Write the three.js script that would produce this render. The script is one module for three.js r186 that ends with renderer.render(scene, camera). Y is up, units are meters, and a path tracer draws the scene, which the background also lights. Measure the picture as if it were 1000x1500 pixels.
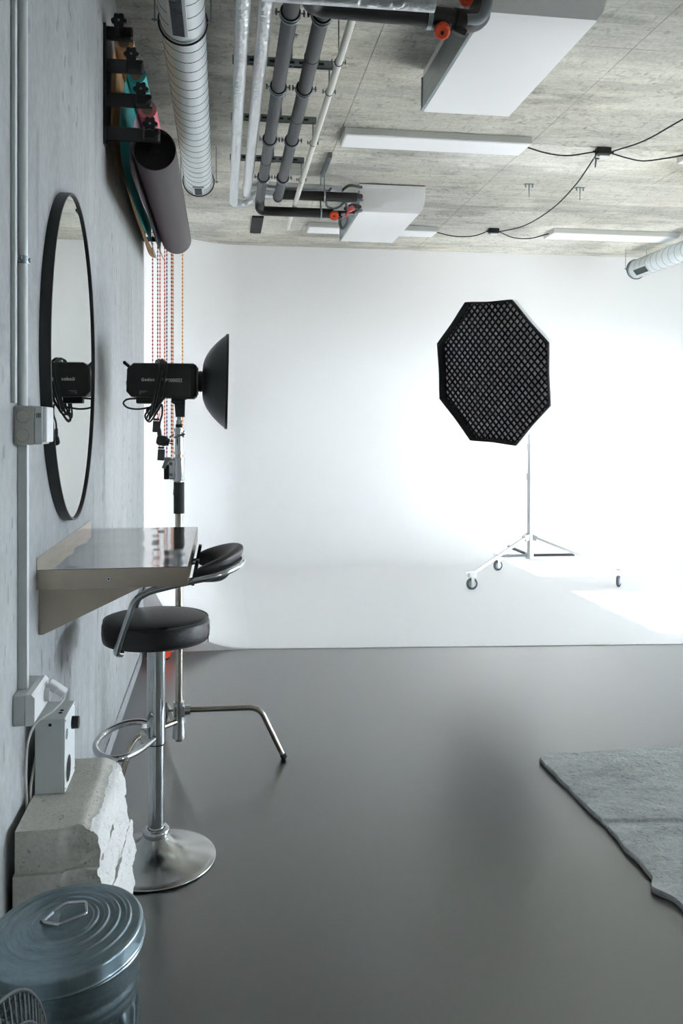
import * as THREE from 'three';
import { RoundedBoxGeometry } from 'three/addons/geometries/RoundedBoxGeometry.js';
import { TextGeometry } from 'three/addons/geometries/TextGeometry.js';
import { FontLoader } from 'three/addons/loaders/FontLoader.js';
import { mergeGeometries, mergeVertices, toCreasedNormals } from 'three/addons/utils/BufferGeometryUtils.js';

// ---------------------------------------------------------------- camera, sky, sun, exposure
const scene = new THREE.Scene();
const YAW = Math.atan(174 / 1198);
const camera = new THREE.PerspectiveCamera(2 * Math.atan(750 / 1198) * 180 / Math.PI, 1000 / 1500, 0.05, 100);
camera.position.set(0, 1.5, 0);
camera.lookAt(Math.sin(YAW), 1.5, -Math.cos(YAW));
camera.setViewOffset(1000, 1500, 0, 124, 1000, 1500);        // lens shifted down, verticals stay upright
scene.add(camera);
const renderer = new THREE.WebGLRenderer();
renderer.toneMapping = THREE.LinearToneMapping;
renderer.toneMappingExposure = 1.62;
renderer.shadowMap.enabled = true;

const SUN_DIR = new THREE.Vector3(1, 0.473, 0.146).normalize();
scene.background = new THREE.Color().setRGB(0.86, 0.97, 1.08);       // bright hazy white sky, the same all round
scene.backgroundIntensity = 33.0;
const sun = new THREE.DirectionalLight(new THREE.Color(0.985, 1, 0.995), 58);
sun.position.copy(SUN_DIR).multiplyScalar(18).add(new THREE.Vector3(3, 0, -6));
sun.target.position.set(3, 0, -6);
sun.castShadow = true;
sun.shadow.mapSize.set(2048, 2048);
Object.assign(sun.shadow.camera, { left: -9, right: 9, top: 9, bottom: -9, near: 1, far: 40 });
scene.add(sun, sun.target);

// ---------------------------------------------------------------- dimensions
const H = 3.57, WX = -0.517, RX = 8.5, ZC = -5.56, ZB = -9.35, ZF = 4.5;

// ---------------------------------------------------------------- random and noise
let seed = 7;
const rnd = () => { seed = (seed * 1664525 + 1013904223) >>> 0; return seed / 4294967296; };
const hash = (x, y, s) => { let h = (x * 374761393 + y * 668265263 + s * 2147483647) | 0; h = Math.imul(h ^ (h >>> 13), 1274126177); h ^= h >>> 16; return (h >>> 0) / 4294967296; };
function vn(x, y, px, py, s) {                                    // periodic value noise
  const ix = Math.floor(x), iy = Math.floor(y), fx = x - ix, fy = y - iy;
  const u = fx * fx * (3 - 2 * fx), v = fy * fy * (3 - 2 * fy);
  const x0 = ((ix % px) + px) % px, x1 = (x0 + 1) % px, y0 = ((iy % py) + py) % py, y1 = (y0 + 1) % py;
  const a = hash(x0, y0, s), b = hash(x1, y0, s), c = hash(x0, y1, s), d = hash(x1, y1, s);
  return a + (b - a) * u + (c - a) * v + (a - b - c + d) * u * v;
}
function fbm(u, v, px, py, oct, s) {
  let r = 0, a = 0.5, t = 0;
  for (let i = 0; i < oct; i++) { r += a * vn(u * px, v * py, px, py, s + i * 17); t += a; a *= 0.5; px *= 2; py *= 2; }
  return r / t;
}
const clamp = (x, a = 0, b = 1) => Math.min(b, Math.max(a, x));
const sm = (a, b, x) => { const t = clamp((x - a) / (b - a)); return t * t * (3 - 2 * t); };
function texture(n, fn, srgb) {
  const d = new Uint8Array(n * n * 4);
  for (let j = 0; j < n; j++) for (let i = 0; i < n; i++) {
    const c = fn(i / n, j / n), k = (j * n + i) * 4;
    if (typeof c === 'number') { d[k] = d[k + 1] = d[k + 2] = clamp(c) * 255; } else { d[k] = clamp(c[0]) * 255; d[k + 1] = clamp(c[1]) * 255; d[k + 2] = clamp(c[2]) * 255; }
    d[k + 3] = 255;
  }
  const t = new THREE.DataTexture(d, n, n);
  t.magFilter = THREE.LinearFilter; t.minFilter = THREE.LinearMipmapLinearFilter; t.generateMipmaps = true;
  t.wrapS = t.wrapT = THREE.RepeatWrapping; t.needsUpdate = true;
  if (srgb) t.colorSpace = THREE.SRGBColorSpace;
  return t;
}
const pair = (n, fn) => {                                          // colour map and bump map from one function: [r,g,b,h]
  const keep = new Float32Array(n * n);
  const c = texture(n, (u, v) => { const q = fn(u, v); keep[Math.round(v * n) * n + Math.round(u * n)] = q[3]; return q; }, true);
  const b = texture(n, (u, v) => keep[Math.round(v * n) * n + Math.round(u * n)]);
  return [c, b];
};
const [wallMap, wallBump] = pair(1024, (u, v) => {
  const streak = fbm(u, v, 26, 4, 4, 11), big = fbm(u, v, 3, 2, 4, 23), fine = fbm(u, v, 128, 96, 3, 31), pit = sm(0.70, 0.80, fbm(u, v, 90, 40, 2, 47)) * sm(0.45, 0.62, fbm(u, v, 7, 3, 3, 53));
  const line = sm(0.66, 0.74, fbm(u, v, 60, 4, 3, 71)) * sm(0.5, 0.65, fbm(u, v, 6, 4, 2, 77));
  const g = 0.665 + (streak - 0.5) * 0.07 + (big - 0.5) * 0.13 + (fine - 0.5) * 0.07 - pit * 0.10 - line * 0.03;
  return [g * 0.985, g * 1.0, g * 1.0, 0.5 + (fine - 0.5) * 0.4 + (streak - 0.5) * 0.25 - pit * 0.5 - line * 0.2];
});
const [ceilMap, ceilBump] = pair(2048, (u, v) => {
  const board = fbm(u, v, 7, 64, 4, 3), grain = fbm(u, v, 30, 340, 3, 5), patch = fbm(u, v, 5, 6, 6, 9), fine = fbm(u, v, 300, 300, 3, 15);
  const stain = sm(0.54, 0.74, fbm(u, v, 6, 22, 5, 21)), worn = sm(0.55, 0.66, patch), speck = sm(0.74, 0.8, fbm(u, v, 150, 90, 2, 29));
  const ticks = sm(0.60, 0.72, fbm(u + 0.12 * fbm(u, v, 4, 60, 2, 61), v, 120, 60, 2, 63)) * sm(0.46, 0.58, fbm(u, v, 5, 9, 3, 67));
  let g = 0.735 + (board - 0.5) * 0.11 + (grain - 0.5) * 0.08 + (patch - 0.5) * 0.22 + (fine - 0.5) * 0.12 - stain * 0.085 - speck * 0.07 + worn * 0.05 - ticks * 0.07;
  const warm = 0.5 + (fbm(u, v, 3, 4, 3, 41) - 0.5) * 1.4;
  return [g * (0.985 + 0.02 * warm), g * 0.985, g * (0.95 - 0.04 * warm), 0.5 + (board - 0.5) * 0.5 + (grain - 0.5) * 0.4 - stain * 0.15 - ticks * 0.25 + (fine - 0.5) * 0.2];
});
const [floorMap, floorBump] = pair(1024, (u, v) => {
  const a = fbm(u, v, 4, 4, 4, 81), f = fbm(u, v, 180, 180, 3, 83), s = sm(0.80, 0.84, fbm(u, v, 110, 110, 2, 87));
  const g = 0.195 + (a - 0.5) * 0.04 + (f - 0.5) * 0.03 + s * 0.012;
  return [g * 0.85, g * 1.0, g * 0.965, f];
});
const [blockMap, blockBump] = pair(512, (u, v) => {
  const f = fbm(u, v, 90, 90, 3, 101), a = fbm(u, v, 5, 5, 3, 103), p = sm(0.86, 0.93, fbm(u, v, 90, 90, 1, 107)) * sm(0.5, 0.65, fbm(u, v, 12, 12, 2, 109));
  const g = 0.84 + (a - 0.5) * 0.08 + (f - 0.5) * 0.10 - p * 0.18;
  return [g, g * 0.995, g * 0.97, 0.6 + (f - 0.5) * 0.5 - p * 0.4];
});
const [stoneMap, stoneBump] = pair(1024, (u, v) => {
  const f = fbm(u, v, 120, 120, 3, 121), a = fbm(u, v, 4, 5, 5, 123), b = fbm(u + 0.1 * a, v, 9, 24, 4, 127), p = sm(0.68, 0.78, fbm(u, v, 70, 70, 2, 131));
  const g = 0.68 + (a - 0.5) * 0.16 + (b - 0.5) * 0.12 + (f - 0.5) * 0.14 - p * 0.06;
  return [g * 0.975, g, g * 0.985, clamp(0.5 + (b - 0.5) * 0.6 + (f - 0.5) * 0.5 - p * 0.3)];
});
const brushed = texture(512, (u, v) => 0.5 + (fbm(u, v, 6, 190, 3, 141) - 0.5) * 0.9);
const foilBump = texture(512, (u, v) => { const a = Math.abs(fbm(u, v, 14, 14, 4, 151) - 0.5) * 2; return clamp(a * 1.6); });
const grainBump = texture(512, (u, v) => fbm(u, v, 110, 110, 3, 161));
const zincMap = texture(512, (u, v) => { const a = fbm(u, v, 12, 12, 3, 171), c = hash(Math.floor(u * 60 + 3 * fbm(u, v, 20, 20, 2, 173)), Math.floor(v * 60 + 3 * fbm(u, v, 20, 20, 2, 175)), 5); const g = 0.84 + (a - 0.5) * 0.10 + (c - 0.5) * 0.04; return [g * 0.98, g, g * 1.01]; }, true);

// ---------------------------------------------------------------- materials
const mat = (color, roughness = 0.6, metalness = 0, extra = {}) => new THREE.MeshStandardMaterial({ color: new THREE.Color(color), roughness, metalness, ...extra });
const M = {
  wall: mat('#ffffff', 0.88, 0, { map: wallMap, bumpMap: wallBump, bumpScale: 0.002 }),
  ceil: mat('#ffffff', 0.9, 0, { map: ceilMap, bumpMap: ceilBump, bumpScale: 0.006 }),
  floor: new THREE.MeshPhysicalMaterial({ map: floorMap, roughness: 0.285, ior: 1.85, clearcoat: 1, clearcoatRoughness: 0.285 }),
  cyc: mat('#f9f9f9', 0.7, 0, { bumpMap: grainBump, bumpScale: 0.0006 }),
  plaster: mat('#c9cbca', 0.9),
  chrome: mat('#d9dde0', 0.07, 1),
  satin: mat('#c4c7c8', 0.26, 1, { roughnessMap: null }),
  steel: mat('#b8ae9f', 0.2, 1, { bumpMap: brushed, bumpScale: 0.00008 }),
  paleMetal: mat('#e3e6e7', 0.36, 0.7),
  steelSatin: mat('#b8ae9f', 0.42, 1, { bumpMap: brushed, bumpScale: 0.00008 }),
  nickel: mat('#b9b3a8', 0.24, 1),
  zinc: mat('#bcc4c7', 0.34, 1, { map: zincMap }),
  duct: mat('#d3dadd', 0.4, 0.6),
  ductSeam: mat('#6b7274', 0.5, 0.5),
  foil: mat('#dfe3e6', 0.32, 0.85, { bumpMap: foilBump, bumpScale: 0.006 }),
  bin: mat('#a8bac1', 0.3, 0.9, { map: zincMap, side: THREE.DoubleSide }),
  iron: mat('#7f8889', 0.45, 0.8),
  black: mat('#131416', 0.45),
  blackMatte: mat('#0c0d0e', 0.75),
  blackGloss: mat('#101113', 0.28),
  leather: mat('#1a1b1d', 0.42, 0, { bumpMap: grainBump, bumpScale: 0.0007 }),
  rubber: mat('#1b1c1d', 0.8),
  rubberGrey: mat('#4c5560', 0.6),
  greyPipe: mat('#4b4d4f', 0.62, 0, { bumpMap: grainBump, bumpScale: 0.0006 }),
  blackPipe: mat('#121314', 0.5, 0, { bumpMap: grainBump, bumpScale: 0.0005 }),
  whitePipe: mat('#dcdbd3', 0.45),
  white: mat('#ecedec', 0.5),
  whiteGloss: mat('#eef0f0', 0.3),
  diffuser: mat('#f6f7f8', 0.45),
  lampBody: mat('#d5d5d1', 0.5),
  unit: mat('#f7f8f8', 0.42),
  boxGrey: mat('#b5b7ae', 0.55),
  trunk: mat('#cfd4d3', 0.45),
  radio: mat('#d9dfde', 0.5),
  radioFace: mat('#e9eeee', 0.4),
  orange: mat('#d8431a', 0.42),
  pinkTag: mat('#e8686a', 0.5),
  hose: mat('#6d7478', 0.45),
  brass: mat('#b58a3c', 0.35, 1),
  block: mat('#f6f4ef', 0.95, 0, { map: blockMap, bumpMap: blockBump, bumpScale: 0.0015 }),
  blockBroken: mat('#e2e1de', 0.97, 0, { bumpMap: blockBump, bumpScale: 0.006 }),
  stone: mat('#ffffff', 0.85, 0, { side: THREE.DoubleSide, map: stoneMap, bumpMap: stoneBump, bumpScale: 0.0025 }),
  tan: mat('#cfa679', 0.7, 0, { side: THREE.DoubleSide }),
  teal: mat('#3fa8a4', 0.7, 0, { side: THREE.DoubleSide }),
  pink: mat('#d9717f', 0.7, 0, { side: THREE.DoubleSide }),
  mauve: mat('#b7a0ae', 0.7, 0, { side: THREE.DoubleSide }),
  charcoal: mat('#4c484a', 0.7, 0, { side: THREE.DoubleSide }),
  card: mat('#7b6a58', 0.85),
  mirror: mat('#eef3f1', 0.01, 1),
  print: mat('#e4e6e6', 0.4),
  gridFabric: mat('#090a0b', 0.85),
  diffCloth: mat('#f2f3f4', 0.8),
  shell: mat('#c9cdcf', 0.5, 0.3),
  dishIn: mat('#e6e6e4', 0.5, 0, { side: THREE.DoubleSide }),
  fanWire: mat('#4b5353', 0.45, 0.4),
  glass: new THREE.MeshPhysicalMaterial({ color: 0xffffff, roughness: 0, metalness: 0, transmission: 1, thickness: 0, ior: 1.5 }),
  frameWhite: mat('#dfe2e3', 0.45),
};

// ---------------------------------------------------------------- geometry helpers
const V = (x, y, z) => new THREE.Vector3(x, y, z);
const P = (a) => (a.isVector3 ? a : V(...a));
const place = (g, x = 0, y = 0, z = 0, rx = 0, ry = 0, rz = 0) => { if (rx) g.rotateX(rx); if (ry) g.rotateY(ry); if (rz) g.rotateZ(rz); return g.translate(x, y, z); };
const box = (w, h, d, ...at) => place(new THREE.BoxGeometry(w, h, d), ...at);
const rbox = (w, h, d, r, ...at) => place(new RoundedBoxGeometry(w, h, d, 2, Math.min(r, w / 2.01, h / 2.01, d / 2.01)), ...at);
const bounds = (x0, x1, y0, y1, z0, z1) => box(x1 - x0, y1 - y0, z1 - z0, (x0 + x1) / 2, (y0 + y1) / 2, (z0 + z1) / 2);
const merge = (list) => mergeGeometries(list.map((g) => { const n = g.index ? g.toNonIndexed() : g; for (const k of Object.keys(n.attributes)) if (!['position', 'normal', 'uv'].includes(k)) n.deleteAttribute(k); return n; }));
function cyl(a, b, r1, r2 = r1, seg = 24, open = false) {
  a = P(a); b = P(b); const d = b.clone().sub(a), l = d.length();
  const g = new THREE.CylinderGeometry(r2, r1, l, seg, 1, open).translate(0, l / 2, 0);
  g.applyQuaternion(new THREE.Quaternion().setFromUnitVectors(V(0, 1, 0), d.normalize()));
  return g.translate(a.x, a.y, a.z);
}
const ball = (x, y, z, r, sx = 1, sy = 1, sz = 1, n = 16) => new THREE.SphereGeometry(r, n, Math.max(6, n / 2)).scale(sx, sy, sz).translate(x, y, z);
function lathe(profile, seg = 48) { return new THREE.LatheGeometry(profile.map(([r, y]) => new THREE.Vector2(Math.max(r, 0.00001), y)), seg); }
function rounded(points, bend, closed = false, n = 8) {             // polyline with rounded corners
  const p = points.map(P), out = [], m = p.length;
  for (let i = 0; i < m; i++) {
    if (!closed && (i === 0 || i === m - 1)) { out.push(p[i].clone()); continue; }
    const a = p[(i + m - 1) % m], c = p[(i + 1) % m], b = p[i];
    const r = Math.min(bend, a.distanceTo(b) * 0.49, c.distanceTo(b) * 0.49);
    const s = b.clone().add(a.clone().sub(b).setLength(r)), e = b.clone().add(c.clone().sub(b).setLength(r));
    for (let k = 0; k <= n; k++) { const t = k / n; out.push(s.clone().multiplyScalar((1 - t) ** 2).addScaledVector(b, 2 * t * (1 - t)).addScaledVector(e, t * t)); }
  }
  if (closed) out.push(out[0].clone());
  return out;
}
const smooth = (points, n = 60, closed = false) => { const c = new THREE.CatmullRomCurve3(points.map(P), closed, 'centripetal'); return c.getPoints(n); };
function sweep(pts, r, seg = 12, caps = true) {                      // round tube along points, radius number or function of 0..1
  const n = pts.length, pos = [], nor = [], uv = [], idx = [], rf = typeof r === 'function' ? r : () => r;
  let normal = null, len = 0;
  for (let i = 0; i < n; i++) {
    const t = pts[Math.min(n - 1, i + 1)].clone().sub(pts[Math.max(0, i - 1)]).normalize();
    if (!normal) { normal = Math.abs(t.y) < 0.9 ? V(0, 1, 0) : V(1, 0, 0); }
    normal.addScaledVector(t, -normal.dot(t)).normalize();
    const bin = t.clone().cross(normal); if (i) len += pts[i].distanceTo(pts[i - 1]);
    for (let k = 0; k <= seg; k++) {
      const a = (k / seg) * Math.PI * 2, d = normal.clone().multiplyScalar(Math.cos(a)).addScaledVector(bin, Math.sin(a)), q = pts[i].clone().addScaledVector(d, rf(i / (n - 1)));
      pos.push(q.x, q.y, q.z); nor.push(d.x, d.y, d.z); uv.push(len, (k / seg) * rf(i / (n - 1)) * 6.283);
    }
  }
  for (let i = 0; i < n - 1; i++) for (let k = 0; k < seg; k++) { const a = i * (seg + 1) + k, b = a + seg + 1; idx.push(a, a + 1, b, b, a + 1, b + 1); }
  if (caps) for (const [i, s] of [[0, -1], [n - 1, 1]]) {
    const t = pts[Math.min(n - 1, i + 1)].clone().sub(pts[Math.max(0, i - 1)]).normalize().multiplyScalar(s), c = pos.length / 3;
    pos.push(pts[i].x, pts[i].y, pts[i].z); nor.push(t.x, t.y, t.z); uv.push(0, 0);
    for (let k = 0; k <= seg; k++) { const q = (i * (seg + 1) + k) * 3; pos.push(pos[q], pos[q + 1], pos[q + 2]); nor.push(t.x, t.y, t.z); uv.push(0, 0); }
    for (let k = 0; k < seg; k++) s > 0 ? idx.push(c, c + 1 + k, c + 2 + k) : idx.push(c, c + 2 + k, c + 1 + k);
  }
  const g = new THREE.BufferGeometry();
  g.setAttribute('position', new THREE.Float32BufferAttribute(pos, 3)); g.setAttribute('normal', new THREE.Float32BufferAttribute(nor, 3)); g.setAttribute('uv', new THREE.Float32BufferAttribute(uv, 2));
  g.setIndex(idx); return g;
}
function grid(nu, nv, fn, size = 1) {                                // surface from fn(u, v) -> [x, y, z]
  const pos = [], uv = [], idx = [];
  for (let j = 0; j <= nv; j++) for (let i = 0; i <= nu; i++) { const p = fn(i / nu, j / nv); pos.push(p[0], p[1], p[2]); uv.push((i / nu) * size, (j / nv) * size); }
  for (let j = 0; j < nv; j++) for (let i = 0; i < nu; i++) { const a = j * (nu + 1) + i, b = a + nu + 1; idx.push(a, a + 1, b, b, a + 1, b + 1); }
  const g = new THREE.BufferGeometry();
  g.setAttribute('position', new THREE.Float32BufferAttribute(pos, 3)); g.setAttribute('uv', new THREE.Float32BufferAttribute(uv, 2)); g.setIndex(idx); g.computeVertexNormals(); return g;
}
function uvBox(g, metres, ou = 0, ov = 0) {                          // uv in real size by the way a face points
  g = g.index ? g.toNonIndexed() : g; const p = g.attributes.position, n = g.attributes.normal, uv = new Float32Array(p.count * 2);
  for (let i = 0; i < p.count; i += 3) {
    const nx = Math.abs(n.getX(i) + n.getX(i + 1) + n.getX(i + 2)), ny = Math.abs(n.getY(i) + n.getY(i + 1) + n.getY(i + 2)), nz = Math.abs(n.getZ(i) + n.getZ(i + 1) + n.getZ(i + 2));
    for (let k = i; k < i + 3; k++) {
      const x = p.getX(k), y = p.getY(k), z = p.getZ(k);
      const [a, b] = ny >= nx && ny >= nz ? [x, z] : nx >= nz ? [z, y] : [x, y];
      uv[k * 2] = a / metres + ou; uv[k * 2 + 1] = b / metres + ov;
    }
  }
  g.setAttribute('uv', new THREE.BufferAttribute(uv, 2)); return g;
}
function extrude(points, depth, bevel = 0) {                         // outline in x, y pushed along +z
  const s = new THREE.Shape(points.map(([x, y]) => new THREE.Vector2(x, y)));
  return new THREE.ExtrudeGeometry(s, { depth, bevelEnabled: bevel > 0, bevelSize: bevel, bevelThickness: bevel, bevelSegments: 2, curveSegments: 16 });
}

// ---------------------------------------------------------------- scene helpers
const used = {};
const numbered = (n) => { const k = used[n] = (used[n] ?? -1) + 1; return k ? `${n}_${String(k).padStart(3, '0')}` : n; };
const shade = (m) => { m.castShadow = true; m.receiveShadow = true; return m; };
function part(name, geo, material, parent) { const m = shade(new THREE.Mesh(Array.isArray(geo) ? merge(geo) : geo, material)); m.name = name; parent.add(m); return m; }
function thing(name, label, category, at = [0, 0, 0], group) {
  const g = new THREE.Group(); g.name = numbered(name); g.position.set(...at); g.userData = { label, category }; if (group) g.userData.group = group; scene.add(g); return g;
}
function single(name, label, category, geo, material, group) { const m = part(numbered(name), geo, material, scene); m.userData = { label, category }; if (group) m.userData.group = group; return m; }
function structure(name, geo, material, label) { const m = part(name, geo, material, scene); m.userData = { kind: 'structure', ...(label ? { label } : {}) }; return m; }
function structureGroup(name, label) { const g = new THREE.Group(); g.name = name; g.userData = { kind: 'structure', ...(label ? { label } : {}) }; scene.add(g); return g; }
// at(): shift world geometry into a thing placed at its own base
const rel = (t, g) => (Array.isArray(g) ? merge(g) : g).translate(-t.position.x, -t.position.y, -t.position.z);
const wpart = (name, geo, material, t, parent = t) => part(name, rel(t, geo), material, parent);

// ================================================================ THE SETTING
structure('floor', uvBox(bounds(WX - 0.2, RX + 0.2, -0.2, 0, ZB - 0.2, ZF + 0.2), 2.4), M.floor, 'dark grey glossy vinyl floor');
structure('wall_left', uvBox(merge([bounds(WX - 0.25, WX, -0.1, H + 0.1, ZC, ZF), bounds(WX - 0.25, WX - 0.03, -0.1, H + 0.1, ZB - 0.2, ZC)]), 2.4, 0.37, 0.1), M.wall, 'grey plastered concrete wall with faint vertical streaks');
structure('baseboard_left', uvBox(merge([bounds(WX, WX + 0.007, 0, 0.072, ZC, ZF)]), 2.4, 0.37, 0.1), M.wall, 'low plastered skirting along the grey wall');
structure('wall_rear', bounds(WX - 0.25, RX + 0.25, -0.1, H + 0.1, ZF, ZF + 0.2), mat('#cfc9bf', 0.9), 'warm pale wall behind the viewer');
structure('wall_back_core', bounds(WX - 0.25, RX + 0.25, -0.1, H + 0.1, ZB - 0.25, ZB - 0.03), M.plaster, 'masonry wall carrying the white backdrop');

// ceiling: cast panels with open joints
{
  const c = structureGroup('ceiling', 'raw board-marked concrete ceiling with panel joints');
  part('deck', bounds(WX - 0.25, RX + 0.25, H + 0.012, H + 0.3, ZB - 0.25, ZF + 0.2), M.ceil, c);
  const xs = [WX - 0.25, 0.82, 2.22, 3.62, 5.02, RX + 0.25], zs = [ZF + 0.2, 1.6, -1.68, -4.2, -6.7, ZB - 0.25];
  for (let i = 0; i < 5; i++) for (let j = 0; j < 5; j++) {
    const e = (rnd() - 0.5) * 0.0012, g = 0.0018;
    part('ceiling_panel', uvBox(bounds(xs[i] + g, xs[i + 1] - g, H + 0.0008 + e, H + 0.04, zs[j + 1] + g, zs[j] - g), 4.3, 0.13, 0.41), M.ceil, c);
  }
}

// white infinity cove: floor, coved left wall, coved back wall, rounded corner
{
  const R = 0.7, cx = WX + R, cz = ZB + R, path = [], prof = [];
  path.push(['l', ZC]); for (let k = 0; k <= 10; k++) path.push(['l', ZC + (cz - ZC) * ((k + 1) / 11)]);
  for (let k = 1; k <= 16; k++) path.push(['c', (k / 16) * Math.PI / 2]);
  for (let k = 1; k <= 10; k++) path.push(['b', cx + (RX - cx) * (k / 10)]);
  for (let k = 0; k <= 18; k++) prof.push([R * (1 - Math.sin((k / 18) * Math.PI / 2)), R * (1 - Math.cos((k / 18) * Math.PI / 2))]);
  for (let k = 1; k <= 8; k++) prof.push([0, R + (H + 0.004 - R) * (k / 8)]);
  const nu = path.length - 1, nv = prof.length - 1, T = 0.004;
  const skin = grid(nu, nv, (u, v) => {
    const [k, t] = path[Math.round(u * nu)], [d, y] = prof[Math.round(v * nv)];
    if (k === 'l') return [WX + d, y + T, t];
    if (k === 'b') return [t, y + T, ZB + d];
    const r = R - d; return [cx - r * Math.cos(t), y + T, cz - r * Math.sin(t)];
  });
  const flat = new THREE.BufferGeometry().setFromPoints([V(cx, T, ZC), V(RX, T, -4.71), V(RX, T, cz), V(cx, T, cz), V(cx, 0, ZC), V(RX, 0, -4.71)]);
  flat.setAttribute('uv', new THREE.Float32BufferAttribute(new Float32Array(12), 2));
  flat.setIndex([0, 1, 3, 3, 1, 2, 4, 5, 0, 0, 5, 1]); const f2 = flat.toNonIndexed(); f2.computeVertexNormals();
  const sh = []; for (let k = 0; k <= 18; k++) sh.push([WX + prof[k][0], prof[k][1] + T]);
  sh.push([WX - 0.03, R + T], [WX - 0.03, 0.001], [cx, 0.001]);
  const end = extrude(sh, 0.03).translate(0, 0, ZC - 0.03);
  const strip = bounds(WX - 0.03, WX - 0.0005, R, H, ZC - 0.03, ZC - 0.0005);
  const w = structure('wall_back', uvBox(merge([skin, f2, end, strip]), 1.2), M.cyc, 'white seamless infinity cove curving into the floor');
  M.cyc.side = THREE.DoubleSide;
}

structure('added_ground_outside', bounds(RX + 0.4, RX + 60, -0.5, -0.3, -60, 50), mat('#5f6163', 0.95), 'unseen dark ground added outside the windows to cut upward light');  // unseen ground, added to cut light rising through the windows

// right wall with high windows (out of frame), daylight and sun come through them
const WIN = [[-7.98, -7.05, 1.84], [-6.297, -4.747, 1.7], [-4.25, -2.7, 0.8], [1.4, 2.1, 0.8]];  // third window widened for fill, fourth added to light camera-facing sides
{
  const y1 = 2.6, t = 0.16, pieces = [bounds(RX, RX + t, y1, H + 0.1, ZB - 0.25, ZF + 0.2)];
  let z = ZB - 0.25; for (const [a, b, y0] of WIN) { pieces.push(bounds(RX, RX + t, -0.1, y1, z, a), bounds(RX, RX + t, -0.1, y0, a, b)); z = b; } pieces.push(bounds(RX, RX + t, -0.1, y1, z, ZF + 0.2));
  structure('wall_right', uvBox(merge(pieces), 2.4), M.white, 'white wall with a row of high windows');
  WIN.forEach(([a, b, y0], i) => {
    const w = structureGroup(`window_${i + 1}`, 'unseen window with slim white mullions, sized for the light it lets in');
    const n = i ? 3 : 2, fx0 = RX + 0.07, fx1 = RX + 0.12;
    part('window_frame', [bounds(fx0, fx1, y0, y0 + 0.03, a, b), bounds(fx0, fx1, y1 - 0.03, y1, a, b), bounds(fx0, fx1, y0, y1, a, a + 0.02), bounds(fx0, fx1, y0, y1, b - 0.02, b)], M.frameWhite, w);
    for (let k = 1; k < n; k++) { const zz = a + ((b - a) * k) / n; part('mullion', bounds(fx0, fx1, y0, y1, zz - 0.035, zz + 0.035), M.frameWhite, w); }
    for (let k = 0; k < n; k++) { const p = part('pane', bounds(RX + 0.094, RX + 0.097, y0 + 0.03, y1 - 0.03, a + ((b - a) * k) / n + 0.02, a + ((b - a) * (k + 1)) / n - 0.02), M.glass, w); p.castShadow = false; }
  });
}

// ================================================================ CEILING SERVICES
// spiral duct along the left wall
function makeDuct(name, label, x, y, z0, z1, r, grilles, rings, pitch) {
  const t = thing(name, label, 'duct', [x, y, z1]);
  const n = Math.ceil((z0 - z1) / 0.02);
  wpart('tube', cyl([x, y, z0], [x, y, z1], r, r, 48), M.duct, t);
  // helical lock seam standing proud of the sheet
  const pts = [], turns = (z0 - z1) / pitch, m = Math.ceil(turns * 28);
  for (let i = 0; i <= m; i++) { const a = (i / m) * turns * Math.PI * 2; pts.push(V(x + Math.cos(a) * r, y + Math.sin(a) * r, z0 + (z1 - z0) * (i / m))); }
  wpart('spiral_seam', sweep(pts, 0.0024, 6), M.ductSeam, t);
  for (const [zz, rr] of rings) {
    wpart('clamp_ring', new THREE.TorusGeometry(rr, 0.0045, 8, 48).translate(x, y, zz), M.blackMatte, t);
    wpart('coupling', cyl([x, y, zz + 0.02], [x, y, zz - 0.03], rr - 0.003, rr - 0.003, 48, true), M.duct, t);
    for (const s of [-1, 1]) wpart('clamp_bolt', [cyl([x + s * rr, y, zz], [x + s * (rr + 0.03), y, zz], 0.005, 0.005, 10), cyl([x + s * (rr + 0.016), y - 0.01, zz], [x + s * (rr + 0.016), H, zz], 0.0035, 0.0035, 8)], M.zinc, t);
  }
  for (const [zc, len, wid, ang] of grilles) {
    const g = new THREE.Group(); g.name = 'grille'; t.add(g); g.position.set(0, 0, zc - z1); g.rotation.z = ang;
    part('grille_plate', [rbox(wid + 0.03, 0.012, len + 0.03, 0.003, 0, -r - 0.001, 0)], M.duct, g);
    part('grille_recess', box(wid, 0.004, len, 0, -r - 0.008, 0), M.blackMatte, g);
    const k = Math.round(len / 0.014);
    for (let i = 0; i < k; i++) part('slat', box(wid, 0.005, 0.004, 0, -r - 0.011, -len / 2 + (i + 0.5) * (len / k)), M.iron, g);
  }
  return t;
}
makeDuct('spiral_duct', 'galvanised spiral duct hanging above the paper rolls beside the grey wall', -0.175, 3.31, -1.2, -6.12, 0.1, [[-3.33, 0.58, 0.05, -0.12], [-5.99, 0.13, 0.05, 0.02]], [[-3.71, 0.107], [-6.10, 0.112]], 0.105);
makeDuct('spiral_duct', 'pale spiral duct ending in front of the white backdrop, clear of all other pipes', 4.76, 3.34, -2.0, -8.95, 0.105, [[-8.66, 0.26, 0.07, -0.9]], [[-8.93, 0.113]], 0.12);

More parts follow.
